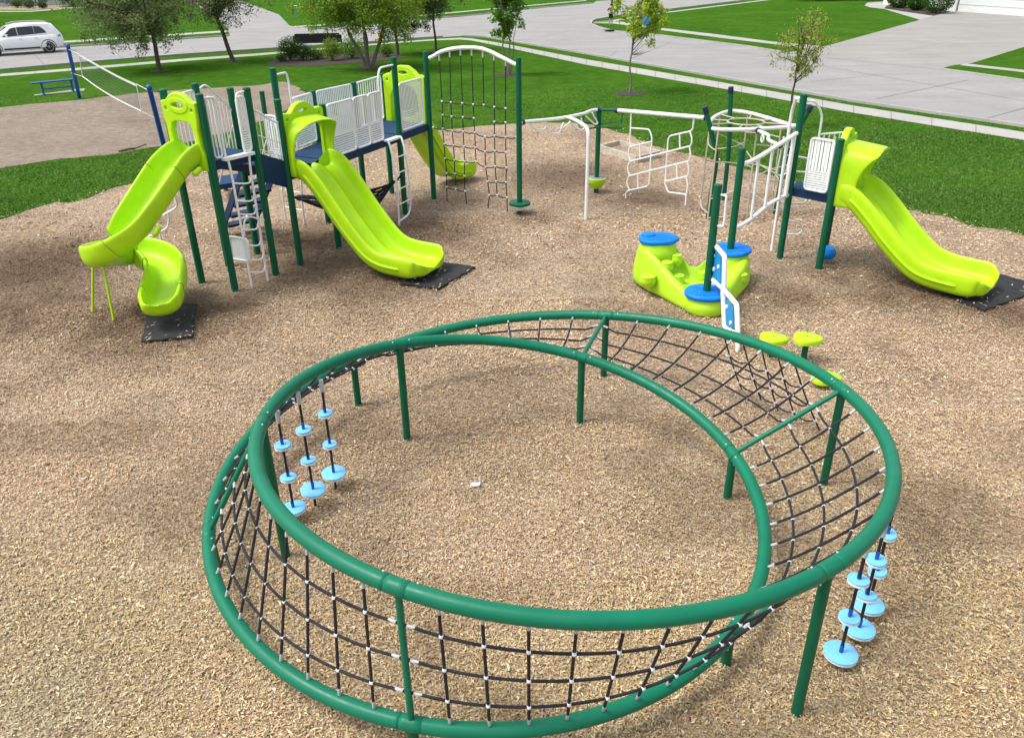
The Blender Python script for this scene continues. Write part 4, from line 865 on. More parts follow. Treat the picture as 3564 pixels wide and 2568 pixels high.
br.build('bars', M['white'], gd)
wpole = V3(*G(*w(1790, 1620))[:2], 0)
pipe(rt_, [xy(K_-kl*.06, 3.0), xy(K_+(wpole-K_)*.5-kl*.05, 3.0), xy(wpole, 2.72), xy(wpole, -.03)], .030, .22, 'climbing_pole', n=11)
for z0 in (.36, 1.0, 1.62):                                # looped foot rungs up the pole
    e = V3(1, .22, 0); pipe(rt_, [xy(wpole, z0+.30), xy(wpole+e*.18, z0+.27), xy(wpole+e*.52, z0+.20), xy(wpole+e*.62, z0+.02), xy(wpole+e*.52, z0-.06), xy(wpole, z0)], .018, .10, 'loop_rung')
pipe(rt_, [xy(wpole+V3(.02, .3, 0), 2.2), xy(wpole+V3(.05, .5, 0), 1.4), xy(wpole+V3(.25, .55, 0), 1.4), xy(wpole+V3(.27, .5, 0), 2.1)], .016, .08, 'hand_loop')
pS = (L_+L2)/2; ex = (G(3430, 985, .30)); sdir = unit((ex-pS)*V3(1, 1, 0)); hd = unit(sdir*.5 + unit(V3((L2-L_)[1], -(L2-L_)[0], 0))*.5); sdir = unit((ex-pS-hd*.30)*V3(1, 1, 0)); LSL = np.linalg.norm((ex-pS)[:2])
s2, sd2, sa2 = double_slide(rt_, pS+hd*.30, sdir, DZ, np.linalg.norm((ex-pS-hd*.30)[:2]), 'slide', .49)
#hd = unit(sdir*.5 + unit(V3((L2-L_)[1], -(L2-L_)[0], 0))*.5)
scoop_hood(s2, pS+hd*.10, hd, unit(V3(-hd[1], hd[0], 0)), DZ, .455, .66, .38, .76, -.26)
MB().box(xy(pS+hd*.24, DZ-.05), (.5, .80, .05), (hd, V3(-hd[1], hd[0], 0), UP)).build('slide_sill', M['lime'], s2)
MB().lathe([(.02, .10), (.13, .12), (.17, .18), (.175, .25), (.14, .32), (.06, .35)], G(2877, 876, .24)*V3(1, 1, 0), 20).build('stepping_pod', M['cap'], rt_)
# slanted white rails between the small tower and the tall rock post
J_ = V3(3.265, 12.36, 0); I_ = V3(3.97, 13.72, 0)
sr = thing('slanted_rails', 'two slanted white rails with uprights between the rock climber post and the small tower', 'climber', (I_+K_)/2)
ik = unit(K_-I_); a0_, a1_ = I_+ik*.06, K_-ik*.06
up_ = [xy(a0_, 2.12), xy(a0_+(a1_-a0_)*.25, 2.16), xy(a0_+(a1_-a0_)*.6, 2.28), xy(a1_, 2.42)]; lo_ = [xy(a0_, .98), xy(a0_+(a1_-a0_)*.3, 1.06), xy(a0_+(a1_-a0_)*.62, 1.22), xy(a0_+(a1_-a0_)*.93, 1.28), xy(a1_, 1.28)]
MB().tube(smooth(up_, 6), .040, 12).build('rail', M['white'], sr); MB().tube(smooth(lo_, 6), .036, 12).build('rail', M['white'], sr)
MB().tube([xy(a1_+nf*.0-ik*.07, 1.25), xy(a1_-ik*.07, 2.42)], .040, 12).build('upright', M['white'], sr)
for f in (.30, .55, .82): MB().tube([xy(a0_+(a1_-a0_)*f, 1.02+.26*f), xy(a0_+(a1_-a0_)*f, 2.12+.28*f)], .026, 10).build('upright', M['white'], sr)
# ============================================================ ROCK BOAT with blue caps and two posts
rk = thing('rock_climber', 'lime moulded rock climber with three blue lily pad caps and two green posts', 'climber', V3(3.3, 13.2, 0))
c1, c2, c3 = V3(2.63, 13.62, 0), J_, V3(4.0, 13.78, 0)
def blob(c, z0, z1, r0, r1, n=11, seed=0, squash=1.0):
    rg = random.Random(seed); mb = MB(); secs = []; wob = [rg.uniform(.93, 1.07) for _ in range(n)]
    for f in (0, .12, .35, .6, .82, .95, 1):
        r = r0+(r1-r0)*f + (.03 if .2 < f < .7 else 0); secs.append([xy(c, z0+(z1-z0)*f) + V3(math.cos(a)*r*wob[k]*(1+.02*math.sin(5*f+k)), math.sin(a)*r*wob[k]*squash, 0) for k, a in enumerate(np.linspace(0, TT, n+1)[:-1])])
    secs.append([xy(c, z1+.0) + (p-xy(c, z1))*V3(.3, .3, 0) for p in secs[-1]]); return mb, secs
def hull(outline, name):                                   # stacked outlines (z, plan points)
    secs = [[V3(x, y, z) for x, y in pts_] for z, pts_ in outline]; c = sum(secs[-1])/len(secs[-1]); secs.append([c+(p-c)*.4 for p in secs[-1]])
    return subsurf(MB().loft(secs).build(name, M['limed'], rk, sharp=180), 2)
def ell(c, rx, ry, n=12, rot=0): return [(c[0]+rx*math.cos(a)*math.cos(rot)-ry*math.sin(a)*math.sin(rot), c[1]+rx*math.cos(a)*math.sin(rot)+ry*math.sin(a)*math.cos(rot)) for a in np.linspace(0, TT, n+1)[:-1]]
# base: V-shaped wall from the tall left rock, round the near corner, to the right rock
arm = [(2.18, 13.55), (2.36, 13.18), (2.72, 12.72), (2.98, 12.22), (3.3, 12.02), (3.62, 12.2), (3.86, 12.75), (4.30, 13.35), (4.42, 13.85), (4.15, 14.15), (3.72, 14.05), (3.42, 13.55), (3.12, 13.55), (2.98, 13.95), (2.62, 14.10), (2.30, 13.95)]
ht = [.84, .74, .42, .28, .26, .27, .40, .52, .55, .55, .50, .34, .40, .72, .84, .86]
cen2 = V3(3.25, 13.15, 0); secs = []
for f, sc in ((0, 1.0), (.25, 1.02), (.6, .985), (.9, .94), (1.0, .86)): secs.append([xy(cen2 + (V3(x, y, 0)-cen2)*sc, h*f - (.03 if f == 0 else 0)) for (x, y), h in zip(arm, ht)])
def inner(sc, zf): return [xy(cen2 + (V3(x, y, 0)-cen2)*sc, .22 + (h-.22)*zf) for (x, y), h in zip(arm, ht)]
secs += [inner(.70, .80), inner(.52, .25), inner(.30, 0), inner(.1, 0)]
body = subsurf(MB().loft(secs).build('rock_body', M['limed'], rk, sharp=180), 2)
for (px, py), z_, r_ in (((265, 775), .42, .15), ((435, 655), .62, .11), ((535, 770), .40, .11), ((1085, 760), .38, .12), ((520, 590), .66, .10), ((740, 745), .35, .10)):
    g = G(2150+px*.3977, 650+py*.3977, z_); mb, sc_ = blob(g, z_-.22, z_, r_*.65, r_, 9, int(px)); subsurf(mb.loft(sc_).build('foothold', M['limed'], rk, sharp=180), 1)
def capm(c, z, rx, ry, rot, seed):
    rg = random.Random(seed); n = 18; secs = []
    prof = [rg.uniform(.93, 1.06) for _ in range(n)]
    for zz, k in ((z-.10, .80), (z-.085, .93), (z-.05, 1.0), (z-.01, 1.0), (z+.008, .95), (z+.012, .6), (z+.010, .2)): secs.append([xy(c, zz - (.0 if k < .97 else .012*math.sin(3*i))) + V3(math.cos(a)*rx*math.cos(rot)-math.sin(a)*ry*math.sin(rot), math.cos(a)*rx*math.sin(rot)+math.sin(a)*ry*math.cos(rot), 0)*k*prof[i] for i, a in enumerate(np.linspace(0, TT, n+1)[:-1])])
    return subsurf(MB().loft(secs).build('blue_cap', M['cap'], rk, sharp=180), 1)
for c, z, rx, ry, rot, s in ((c1, .90, .375, .31, .1, 1), (c2, .37, .385, .35, .2, 2), (c3, .62, .37, .36, -.3, 5)):
    mb, sc_ = blob(c, z-.42 if z > .5 else .02, z-.06, .36, .31, 11, s); subsurf(mb.loft(sc_).build('rock_neck', M['limed'], rk, sharp=180), 1)
    cp = capm(c, z, rx, ry, rot, s)
    for k in range(4):                                     # leaf veins pressed into the pad
        y0 = -ry*.55+k*ry*.3; MB().tube(smooth([xy(c, z+.012)+V3(-rx*.6, y0, 0), xy(c, z+.015)+V3(0, y0-.03, 0), xy(c, z+.012)+V3(rx*.6, y0+.02, 0)], 4), .0045, 5).build('vein', M['cap'], cp)
c1b = c1+V3(-.16, .10, 0); subsurf(MB().lathe([(.11, .86), (.13, .90), (.125, .935), (.10, .945)], c1b, 14).build('cap_lobe', M['cap'], rk), 1)
post(rk, J_, 2.16, .30); post(rk, I_, 2.42, .55)
hx = V3(.10, -.07, 0); pipe(rk, [xy(J_+hx*.5, 2.0), xy(J_+hx*1.25, 2.0), xy(J_+hx*1.35, 1.5), xy(J_+hx*.5, 1.5)], .020, .06, 'hand_grip')
# ============================================================ TWO ACTIVITY PANELS running from the near rock post
q2 = zm(2150, 650, .3977); EP = V3(*G(2563.6, 1222.7)[:2], 0); JP = J_ + V3(.07, -.02, 0)
pf = lambda *p: PL(*q2(*p), JP, EP)
def apanel(corn, inner_, holes, label, legs=None):
    o = thing('activity_panel', label, 'play panel', pf(*corn[0])); q = [pf(*p) for p in corn]; t = unit((EP-JP)*V3(1, 1, 0)); nn = V3(-t[1], t[0], 0)
    MB().tube(bend(q, .07, 4, True), .040, 10, closed=True).build('frame', M['white'], o)
    MB().prism([p-nn*.015 for p in [pf(*p) for p in inner_]], nn*.03).build('panel_board', M['pblue'], o)
    for h in holes:
        c = pf(*h); MB().tube([c-nn*.03, c+nn*.03], .035, 12).build('bubble', M['white'], o)
    if legs: MB().tube([pf(*p) for p in legs], .036, 10).build('leg', M['white'], o)
apanel([(828, 485), (938, 610), (930, 900), (805, 790)], [(838, 545), (908, 600), (902, 850), (815, 760)], [(852, 600), (850, 720), (890, 700)], 'upper of two blue play panels in white frames, fixed to the near rock climber post')
apanel([(920, 890), (1043, 1035), (1053, 1300), (935, 1225)], [(945, 985), (1015, 1065), (1012, 1240), (955, 1215)], [(963, 1050), (998, 1190)], 'lower of two blue play panels in white frames, nearer the green ring', [(1045, 1250), (1052, 1400), (1045, 1445)])
# ============================================================ lime stepping stools
def stool(c, h, label, r=.21):
    o = thing('stepping_stool', label, 'stepping stool', c, 'lime stepping stools'); c = V3(c[0], c[1], 0); secs = []
    for z, k in ((h-.075, .84), (h-.07, .98), (h-.03, 1.0), (h-.008, .95), (h+.0, .80), (h+.002, .3)): secs.append([xy(c, z)+V3(math.cos(a), math.sin(a)*.92, 0)*r*k*(1+.10*math.cos(3*a+.6)) for a in np.linspace(0, TT, 25)[:-1]])
    MB().loft(secs).build('seat', M['lime'], o, sharp=50); MB().tube([xy(c, -.05), xy(c, h-.05)], .0445, 14).build('leg', M['green'], o); MB().lathe([(.012, h), (.012, h+.006), (.004, h+.008)], c, 8).build('bolt', M['black'], o)
stool(G(2691, 1171, .34), .34, 'lime stepping stool half hidden by the far tube of the ring, beside the lower panel')
stool(G(2810, 1171, .42), .42, 'lime stepping stool standing clear of the ring on a green leg')
stool(G(2873, 1306, .16), .16, 'lowest lime stepping stool, mostly hidden behind the ring tube')
# ============================================================ rubber mats at the slide exits
def mat_(pts_, label, bx=.022):
    P = [G(*p, .0) for p in pts_]; Q = []
    for i in range(4):
        a, b = P[i], P[(i+1) % 4]
        for k in range(14): Q.append(a+(b-a)*k/14 + V3(random.uniform(-bx, bx), random.uniform(-bx, bx), 0)*(1 if k else 0))
    mb = MB().prism([p+UP*.02 for p in Q], UP*.042); o = mb.build('rubber_mat', M['black']); tag(o, label, 'mat')
    c = sum(P)/4; L_m = np.linalg.norm(P[1]-P[0]); ch = MB()
    return o
mat_([(1393, 997), (1540, 922), (1655, 938), (1525, 1015)], 'black rubber mat half covered by chips below the middle slide of the large tower')
mat_([(520, 1070), (687, 1068), (672, 1182), (494, 1200)], 'black rubber mat on the chips below the spiral slide')
mat_([(3283, 1033), (3480, 965), (3640, 1010), (3424, 1090)], 'black rubber mat at the foot of the slide at far right')
# chips kicked onto the mats
mc = MB()
for P4, n in ((((1393, 997), (1540, 922), (1655, 938), (1525, 1015)), 26), (((520, 1083), (687, 1068), (672, 1182), (494, 1200)), 24), (((3283, 1035), (3480, 975), (3640, 1010), (3420, 1088)), 30)):
    P = [G(*p, .066) for p in P4]
    for _ in range(n):
        u, v = random.random(), random.random()**.6 if n == 24 else random.random(); a = P[0]*(1-u)+P[1]*u; b = P[3]*(1-u)+P[2]*u; c = a*(1-v)+b*v; an = random.uniform(0, 3.14); l = random.uniform(.015, .04); t = V3(math.cos(an), math.sin(an), 0); s = V3(-t[1], t[0], 0)*l*.28
        mc.add([c-t*l-s, c+t*l-s*.5+UP*.006, c+t*l+s*.5+UP*.008, c-t*l+s], [(0, 1, 2, 3)])
o = mc.build('loose_chips_on_mats', paint('pale chips', (.52, .42, .30), .9, .3, scale=30), flip=False); tag(o, 'pale wood chips strewn over the black rubber mats', 'wood chips', kind='stuff')
# crumpled wrapper inside the ring
lp = G(1658, 1697); rg = random.Random(3); mb = MB(); secs = [[lp + V3(.055*k*math.cos(a)*rg.uniform(.5, 1.5), .03*k*math.sin(a)*rg.uniform(.5, 1.4), z+rg.uniform(-.01, .012)) for a in np.linspace(0, TT, 9)[:-1]] for z, k in ((.03, .7), (.042, 1), (.055, .8), (.06, .3))]
tag(mb.loft(secs).build('litter_wrapper', M['ball'], sharp=15), 'small crumpled white wrapper lying on the chips inside the ring', 'litter')
# ============================================================ VOLLEYBALL, BENCH
zA = zm(0, 0, .3979)
V1 = V3(*G(277, 343)[:2], 0); V2 = V3(*G(574, 520)[:2], 0); T1 = G(236, 158, 2.28); 
def vpole(b, top, label):
    o = thing('volleyball_post', label, 'post', b, 'volleyball posts'); P = [xy(b, -.05), top]
    MB().tube(P, .075, 14).build('pole', M['vblue'], o); MB().ball(top, .085, 9).build('cap', M['vblue'], o); return o
H1, H2 = HT(V1, 236, 158), HT(V2, 519, 305)
# posts lean back a little, as posts under net tension do
top1 = xy(V1, 2.25) + V3(-.30, .05, 0); top2 = xy(V2, 2.05) + V3(-.12, .0, 0)
top1 = G(236, 160, 2.25); top2 = G(519, 305, 2.02)
vpole(V1, top1, 'far blue volleyball post on the grass beside the sand, next to the bench'); p2_ = vpole(V2, top2, 'near blue volleyball post standing in front of the lime spiral slide')
MB().tube([top2-UP*.1, G(*zA(1385, 805), 2.0)], .018, 8).build('bracket', M['black'], p2_)
vn = thing('volleyball_net', 'slack white edged volleyball net across the sand court', 'net', (V1+V2)/2)
nz = lambda *p: PL(*zA(*p), top1*V3(1, 1, 0), top2*V3(1, 1, 0))
tl = [nz(*p) for p in ((690, 475), (860, 570), (1030, 662), (1192, 738))]; bl_ = [nz(*p) for p in ((722, 670), (860, 770), (1030, 872), (1238, 975))]
tS, bS = smooth(tl, 8), smooth(bl_, 8)
mb = MB(); tp_ = MB()
for i in range(len(tS)-1): tp_.add([tS[i], tS[i+1], tS[i+1]-UP*.075, tS[i]-UP*.075], [(0, 1, 2, 3)])
tp_.build('top_tape', M['net'], vn, flip=False)
MB().tube(bS, .020, 6).build('bottom_tape', M['net'], vn)
MB().tube([tS[0], bS[0]], .014, 6).build('cord', M['net'], vn)
for a, b, r in ((tS[-1], bS[-1], .014), (top1-UP*.15, tS[0], .008), (tS[-1], top2-UP*.1, .010), (bS[0], xy(V1, 1.05)+V3(-.1, 0, 0), .008), (bS[-1], xy(V2, .9), .006)): MB().tube([a, b], r, 6).build('cord', M['net'], vn)
mm = MB(); nn_ = 60
for i in range(1, nn_):
    f = i/nn_*(len(tS)-1); k = min(int(f), len(tS)-2); u = f-k; a = tS[k]*(1-u)+tS[k+1]*u; b = bS[k]*(1-u)+bS[k+1]*u; mm.tube([a, b], .0035, 3, caps=False)
for j in range(1, 8): mm.tube([tS[k]*(1-j/8)+bS[k]*j/8 for k in range(0, len(tS), 3)], .0035, 3, caps=False)
mm.build('mesh_cords', paint('dark net cord', (.10, .12, .10), .9), vn)
bA, bB = G(*zA(385, 828)), G(*zA(652, 800)); bn = thing('park_bench', 'blue backless park bench on a narrow concrete pad beside the volleyball court', 'bench', (bA+bB)/2)
bt = unit(bB-bA); bs = V3(-bt[1], bt[0], 0); a_, b_ = bA-bt*.42, bB+bt*.10
for k in (-.10, .06): MB().box((a_+b_)/2+UP*.52+bs*k*1.2, (np.linalg.norm(b_-a_), .14, .05), (bt, bs, UP)).build('seat_plank', M['vblue'], bn)
for p in (bA, bB-bt*.05): MB().tube([xy(p, 0), xy(p, .5)], .045, 10).box(xy(p, .46), (.06, .34, .05), (bt, bs, UP)).box(xy(p, .02), (.08, .4, .03), (bt, bs, UP)).build('leg', M['vblue'], bn)
MB().tube([xy(bA, .22), xy(bB, .22)], .03, 8).build('stretcher', M['vblue'], bn)
sa_, sb_ = G(*zA(1040, 1335)), G(*zA(1285, 1290)); MB_ = MB().tube(smooth([sa_+UP*.03, sa_+(sb_-sa_)*.3+UP*.05+V3(.05, .05, 0), sa_+(sb_-sa_)*.6+UP*.04, sb_+UP*.10], 4), [.03]*8+[.02]*5, 7)
tag(MB_.build('fallen_stick', M['bark']), 'bare brown stick lying on the edge of the sand', 'stick')
# ============================================================ TREES
LF = dict(grey=leafmat('grey green leaf', (.085, .125, .035, 1), (.25, .32, .12, 1)), dark=leafmat('dark leaf', (.04, .075, .016, 1), (.13, .20, .04, 1)), mid=leafmat('mid green leaf', (.10, .19, .012, 1), (.30, .45, .035, 1)),
          bright=leafmat('bright leaf', (.07, .18, .012, 1), (.19, .36, .035, 1)), yellow=leafmat('yellow green leaf', (.22, .35, .01, 1), (.48, .60, .04, 1)), olive=leafmat('olive leaf', (.20, .27, .03, 1), (.46, .52, .09, 1)), shrub=leafmat('shrub leaf', (.025, .065, .012, 1), (.085, .17, .024, 1)), box=leafmat('clipped leaf', (.03, .085, .008, 1), (.085, .19, .016, 1)))
def leaves(name, cen, size, mat, parent, droop=0.0, aspect=.45):
    n = len(cen); a = RNG.uniform(0, TT, n); el = RNG.normal(-droop, .55, n); ro = RNG.uniform(-1.2, 1.2, n); L = size*RNG.uniform(.6, 1.35, n); w = L*aspect
    d = np.stack([np.cos(a)*np.cos(el), np.sin(a)*np.cos(el), np.sin(el)], 1); s0_ = np.stack([-np.sin(a), np.cos(a), np.zeros(n)], 1); nn = np.cross(d, s0_); s = s0_*np.cos(ro)[:, None] + nn*np.sin(ro)[:, None]
    V = np.stack([cen, cen + d*(L*.45)[:, None] + s*(w*.5)[:, None], cen + d*L[:, None], cen + d*(L*.45)[:, None] - s*(w*.5)[:, None]], 1)
    me = bpy.data.meshes.new(name); me.vertices.add(n*4); me.vertices.foreach_set('co', V.ravel()); me.loops.add(n*4); me.loops.foreach_set('vertex_index', np.arange(n*4)); me.polygons.add(n); me.polygons.foreach_set('loop_start', np.arange(0, n*4, 4)); me.polygons.foreach_set('loop_total', np.full(n, 4)); me.update(); me.materials.append(mat)
    return link(name, me, parent)
def tree(name, label, base, fork, top, crown, nleaf, size, lf, bark='bark', stems=1, tr=.10, lean=0, droop=.3, nbr=10, twig=5, spread=1.0, weep=0.0, hollow=.45, seed=1, group='park trees', low=None, tlow=.15, lead=.25):
    """trunk to the fork, limbs into an ellipsoid crown (cx, cy, cz, rx, ry, rz), leaves in clumps along the twigs"""
    rg = random.Random(seed); o = thing(name, label, 'tree', base, group); base = V3(base[0], base[1], 0)
    cx, cy, cz, rx, ry, rz = crown; C = V3(base[0]+cx, base[1]+cy, cz); wood = MB(); segs = []
    def limb(p, q, r0, r1, depth):
        m_ = (p+q)/2 + V3(rg.uniform(-1, 1), rg.uniform(-1, 1), rg.uniform(-.3, .8))*np.linalg.norm(q-p)*.10
        P = smooth([p, m_, q], 4); wood.tube(P, list(np.linspace(r0, r1, len(P))), 7 if depth < 2 else 5, caps=False); return P
    tips = []
    forks = []
    for s in range(stems):
        an = TT*s/stems + rg.uniform(-.3, .3); f = base + V3(math.cos(an)*spread*(stems > 1)*.9+lean*(stems == 1), math.sin(an)*spread*(stems > 1)*.7, fork*rg.uniform(.92, 1.08)); b = base + V3(math.cos(an), math.sin(an), 0)*.12*(stems > 1)
        P = smooth([b-UP*.05, b*.72+f*.28+V3(0, 0, .02)+V3(rg.uniform(-.06, .06), 0, 0), b*.3+f*.7+V3(rg.uniform(-.08, .08), rg.uniform(-.05, .05), 0), f], 4); wood.tube(P, [tr*1.25]+list(np.linspace(tr, tr*.72, len(P)-1)), 9); forks.append(f)
    if lead > .3: limb(forks[0], C+UP*rz*.9, tr*.75, tr*.12, 0)
    for i in range(nbr):
        f = forks[i % len(forks)]; 
        for _ in range(40):
            v = V3(rg.gauss(0, 1), rg.gauss(0, 1), rg.gauss(0.15, .8)); v = unit(v); k = rg.uniform(hollow, .95); q = C + V3(v[0]*rx, v[1]*ry, v[2]*rz)*k
            if q[2] > f[2]-.5*weep-.1-.3*(lead > .3): break
        P = limb(f + (C-f)*rg.uniform(0, lead)*(V3(.4, .4, 1) if lead < .3 else 1), q, tr*.5, tr*.16, 1); tips += [(P[4], P[-1])]
        for j in range(twig):
            s_ = P[rg.randint(3, len(P)-1)]; v = unit(V3(rg.gauss(0, 1), rg.gauss(0, 1), rg.gauss(-.1, .7))); e = s_ + V3(v[0]*rx, v[1]*ry, v[2]*rz)*rg.uniform(.25, .5); d = (e-C)/V3(rx, ry, rz); n_ = np.linalg.norm(d)
            if n_ > 1.0: e = C + (e-C)/n_
            Q = limb(s_, e, tr*.14, tr*.05, 2); tips += [(Q[0], Q[-1])]
            if weep: h = e + V3(rg.uniform(-.2, .2), rg.uniform(-.2, .2), -weep*rg.uniform(.4, 1.1)); wood.tube([e, (e+h)/2+V3(rg.uniform(-.1, .1), rg.uniform(-.1, .1), 0), h], [tr*.05, tr*.04, tr*.03], 4, caps=False); tips += [(e, h)]
    tk = wood.build('trunk', M[bark], o, sharp=80)
    tips = np.array(tips); k = RNG.integers(0, len(tips), nleaf); t = RNG.uniform(tlow, 1.08, nleaf)[:, None]; cen = tips[k, 0]*(1-t) + tips[k, 1]*t
    # clumps: twig-sized tufts rather than an even cloud
    nc = max(40, nleaf//28); cl_ = RNG.integers(0, nleaf, nc); a_ = RNG.integers(0, nc, nleaf); mixw = RNG.random(nleaf) < .6
    cen[mixw] = cen[cl_[a_[mixw]]]
    cen = cen + RNG.normal(0, 1, (nleaf, 3))*np.array([.13, .13, .11])*max(.55, min(rx, 2.6)/2.2)
    if low is not None: cen = cen[cen[:, 2] > low]
    leaves('crown', cen, size, LF[lf], o, droop); return o
def mpp(b): return np.linalg.norm((V3(*b)-C0))/PF*1.0       # metres per photo pixel at b
t1 = G(557, 248); tree('crabapple_tree', 'grey green weeping tree in the park, nearest the parked white car', t1, 1.9, 5.6, (-.9, 0, 3.7, 3.5, 3.3, 2.35), 24000, .135, 'grey', tr=.13, nbr=20, twig=8, weep=.9, seed=3, hollow=.4)
t2 = G(815, 217); tree('crabapple_tree', 'grey green weeping tree with a leaning trunk between the nearest crabapple and the dark sign', t2, 2.1, 5.6, (-.3, 0, 4.1, 3.4, 3.2, 2.1), 14000, .13, 'grey', tr=.13, nbr=19, twig=8, weep=.8, seed=8, lean=-.55, hollow=.4)
t3 = G(1285, 238); tree('multi_stem_tree', 'bright green tree on four splayed grey stems beside the planting bed', t3, 2.2, 6.5, (.1, .3, 3.9, 4.2, 3.4, 2.35), 30000, .13, 'mid', 'barkg', stems=4, tr=.11, nbr=22, twig=8, spread=1.1, seed=5, weep=.7)
t4 = G(1385, 193); tree('young_shade_tree', 'dark green tree with a forked trunk directly behind the multi stem tree', t4, 1.7, 6, (1.0, .4, 3.6, 2.6, 2.4, 2.1), 17000, .135, 'dark', tr=.10, nbr=12, twig=6, seed=6, weep=.3)
t5 = G(1517, 180); tree('crabapple_tree', 'dark grey green tree on a thin trunk behind the white arch of the cargo net', t5, 2.3, 5.5, (-.1, .3, 3.9, 2.6, 2.3, 1.8), 14000, .13, 'grey', tr=.075, nbr=13, twig=6, seed=12, weep=.45)
t6 = G(1768, 262); tree('upright_young_tree', 'bright green upright young tree rising from many thin stems to the right of the arch', t6, 1.5, 5, (0, 0, 3.6, 1.15, 1.1, 1.8), 6500, .15, 'bright', 'barkg', stems=5, tr=.035, nbr=18, twig=4, spread=.32, seed=14, weep=.2)
t7 = G(2190, 325); tree('young_maple_tree', 'yellow green young maple with an open ragged crown by the street corner', t7, 1.45, 4.3, (.12, 0, 3.0, 1.4, 1.1, 1.45), 3000, .15, 'yellow', 'barkg', tr=.045, nbr=13, twig=4, seed=17, hollow=.62, droop=.6, tlow=.5, lead=1.2)
t8 = G(2745, 440); tree('sapling', 'thin sapling with sparse olive leaves and bare spreading twigs on the lawn at right', t8, 1.45, 3.7, (.02, 0, 2.70, 1.05, .95, 1.10), 2300, .085, 'olive', 'bark', tr=.042, nbr=24, twig=6, seed=29, hollow=.78, droop=.9, tlow=.6, lead=1.2)
# bare dead twigs low on the maple
mp = bpy.data.objects['young_maple_tree']; mb = MB(); hb = V3(t7[0], t7[1], 1.55)
for i in range(7): a = V3(random.uniform(.25, .8), random.uniform(-.3, .3), random.uniform(.0, .55)); mb.tube(smooth([hb, hb+a*.5-UP*.04, hb+a], 3), [.012]*3+[.008]*2+[.004]*2, 5, caps=False)
mb.build('dead_twigs', M['barkg'], mp)
# ============================================================ SHRUBS, SIGN, HYDRANT
def shrub(label, base, rx, ry, h, n, size, lf, group, cone=0.0, name='shrub', cat='shrub', tight=False):
    o = thing(name, label, cat, base, group); b = V3(base[0], base[1], 0); v = RNG.normal(0, 1, (n, 3)); v /= np.linalg.norm(v, axis=1)[:, None]; r = RNG.uniform(.72 if tight else .35, 1.0, n)[:, None]
    lump = 1 + (.05 if tight else .22)*np.sin(v[:, :1]*7+base[0])*np.sin(v[:, 1:2]*6+1)*np.cos(v[:, 2:]*5)
    c = v*r*lump; c[:, 2] = (c[:, 2]*.5+.5); k = 1 - cone*np.clip(c[:, 2:], 0, 1); c = np.concatenate([c[:, :2]*k, c[:, 2:]], 1)*np.array([rx, ry, h]) + b; c[:, 2] = np.maximum(c[:, 2], .05)
    leaves('foliage', c, size, LF[lf], o, -.2, .5)
    st = MB()
    for i in range(6): a = TT*i/6; st.tube([xy(b, 0), xy(b, h*.75)+V3(math.cos(a)*rx*.5, math.sin(a)*ry*.5, 0)], [.02, .01], 5)
    st.build('stem', M['bark'], o); return o
zs = zm(880, 0, .2646)
for (x, y), rx, h, n, lf, lb in (((500, 800), .75, 1.35, 3000, 'shrub', 'large dark green shrub at the left end of the planting bed under the sign'), ((660, 800), .75, 1.0, 2500, 'shrub', 'dark shrub pressed against the right side of the large left shrub'), ((850, 780), .65, .62, 1800, 'bright', 'low pale green perennial clump in the middle of the planting bed'), ((1050, 800), .62, 1.25, 2600, 'mid', 'upright green shrub below the middle of the sign board'), ((1310, 770), .95, 1.15, 3200, 'bright', 'bright round shrub right of the sign beside the multi stem tree'), ((380, 815), .35, .4, 500, 'shrub', 'small low plant at the far left edge of the planting bed'), ((1770, 750), .5, .55, 900, 'dark', 'small dark plant at the foot of the tree behind the bed')):
    shrub(lb, G(*zs(x, y)), rx, rx*.8, h, n, .085, lf, 'shrubs in the park planting bed')
sg0, sg1 = V3(*G(1030, 192)[:2], 0), V3(*G(1192, 188)[:2], 0); sg = thing('park_sign', 'long dark park sign board on two posts seen from behind above the shrubs', 'sign', (sg0+sg1)/2)
sx = unit(sg1-sg0); wS = np.linalg.norm(sg1-sg0); ctr = (sg0+sg1)/2
ztop, zbot = HT(ctr, 1108, 117.5), HT(ctr, 1108, 150)
plate('board', rrect(-wS/2+.05, zbot, wS/2-.05, ztop, .10), [], ctr, sx, UP, .10, M['sign'], sg, .01)
for s in (0, 1): MB().tube([xy((sg0, sg1)[s], -.03), xy((sg0, sg1)[s], ztop-.1)], .06, 10).build('post', M['sign'], sg)
hy = G(1322, 158); hyd = thing('fire_hydrant', 'yellow fire hydrant on the grass beyond the park trees', 'hydrant', hy)
MB().lathe([(.17, 0), (.17, .05), (.11, .06), (.11, .45), (.15, .46), (.15, .50), (.12, .52), (.11, .60), (.05, .68), (.03, .70), (.03, .75)], hy*V3(1, 1, 0), 16).build('body', M['yellow'], hyd)
MB().tube([xy(hy, .38)-V3(.2, 0, 0), xy(hy, .38)+V3(.2, 0, 0)], .06, 10).tube([xy(hy, .36), xy(hy, .36)-V3(0, .2, 0)], .075, 10).build('nozzle', M['yellow'], hyd)
ut = G(1033, 60); u = thing('utility_pedestal', 'slim green utility pedestal on the far lawn', 'utility box', ut); MB().box(xy(ut, .5), (.26, .22, 1.0)).build('cabinet', M['util'], u); MB().box(xy(ut, 1.02), (.30, .26, .06)).build('lid', M['wsheet'], u)
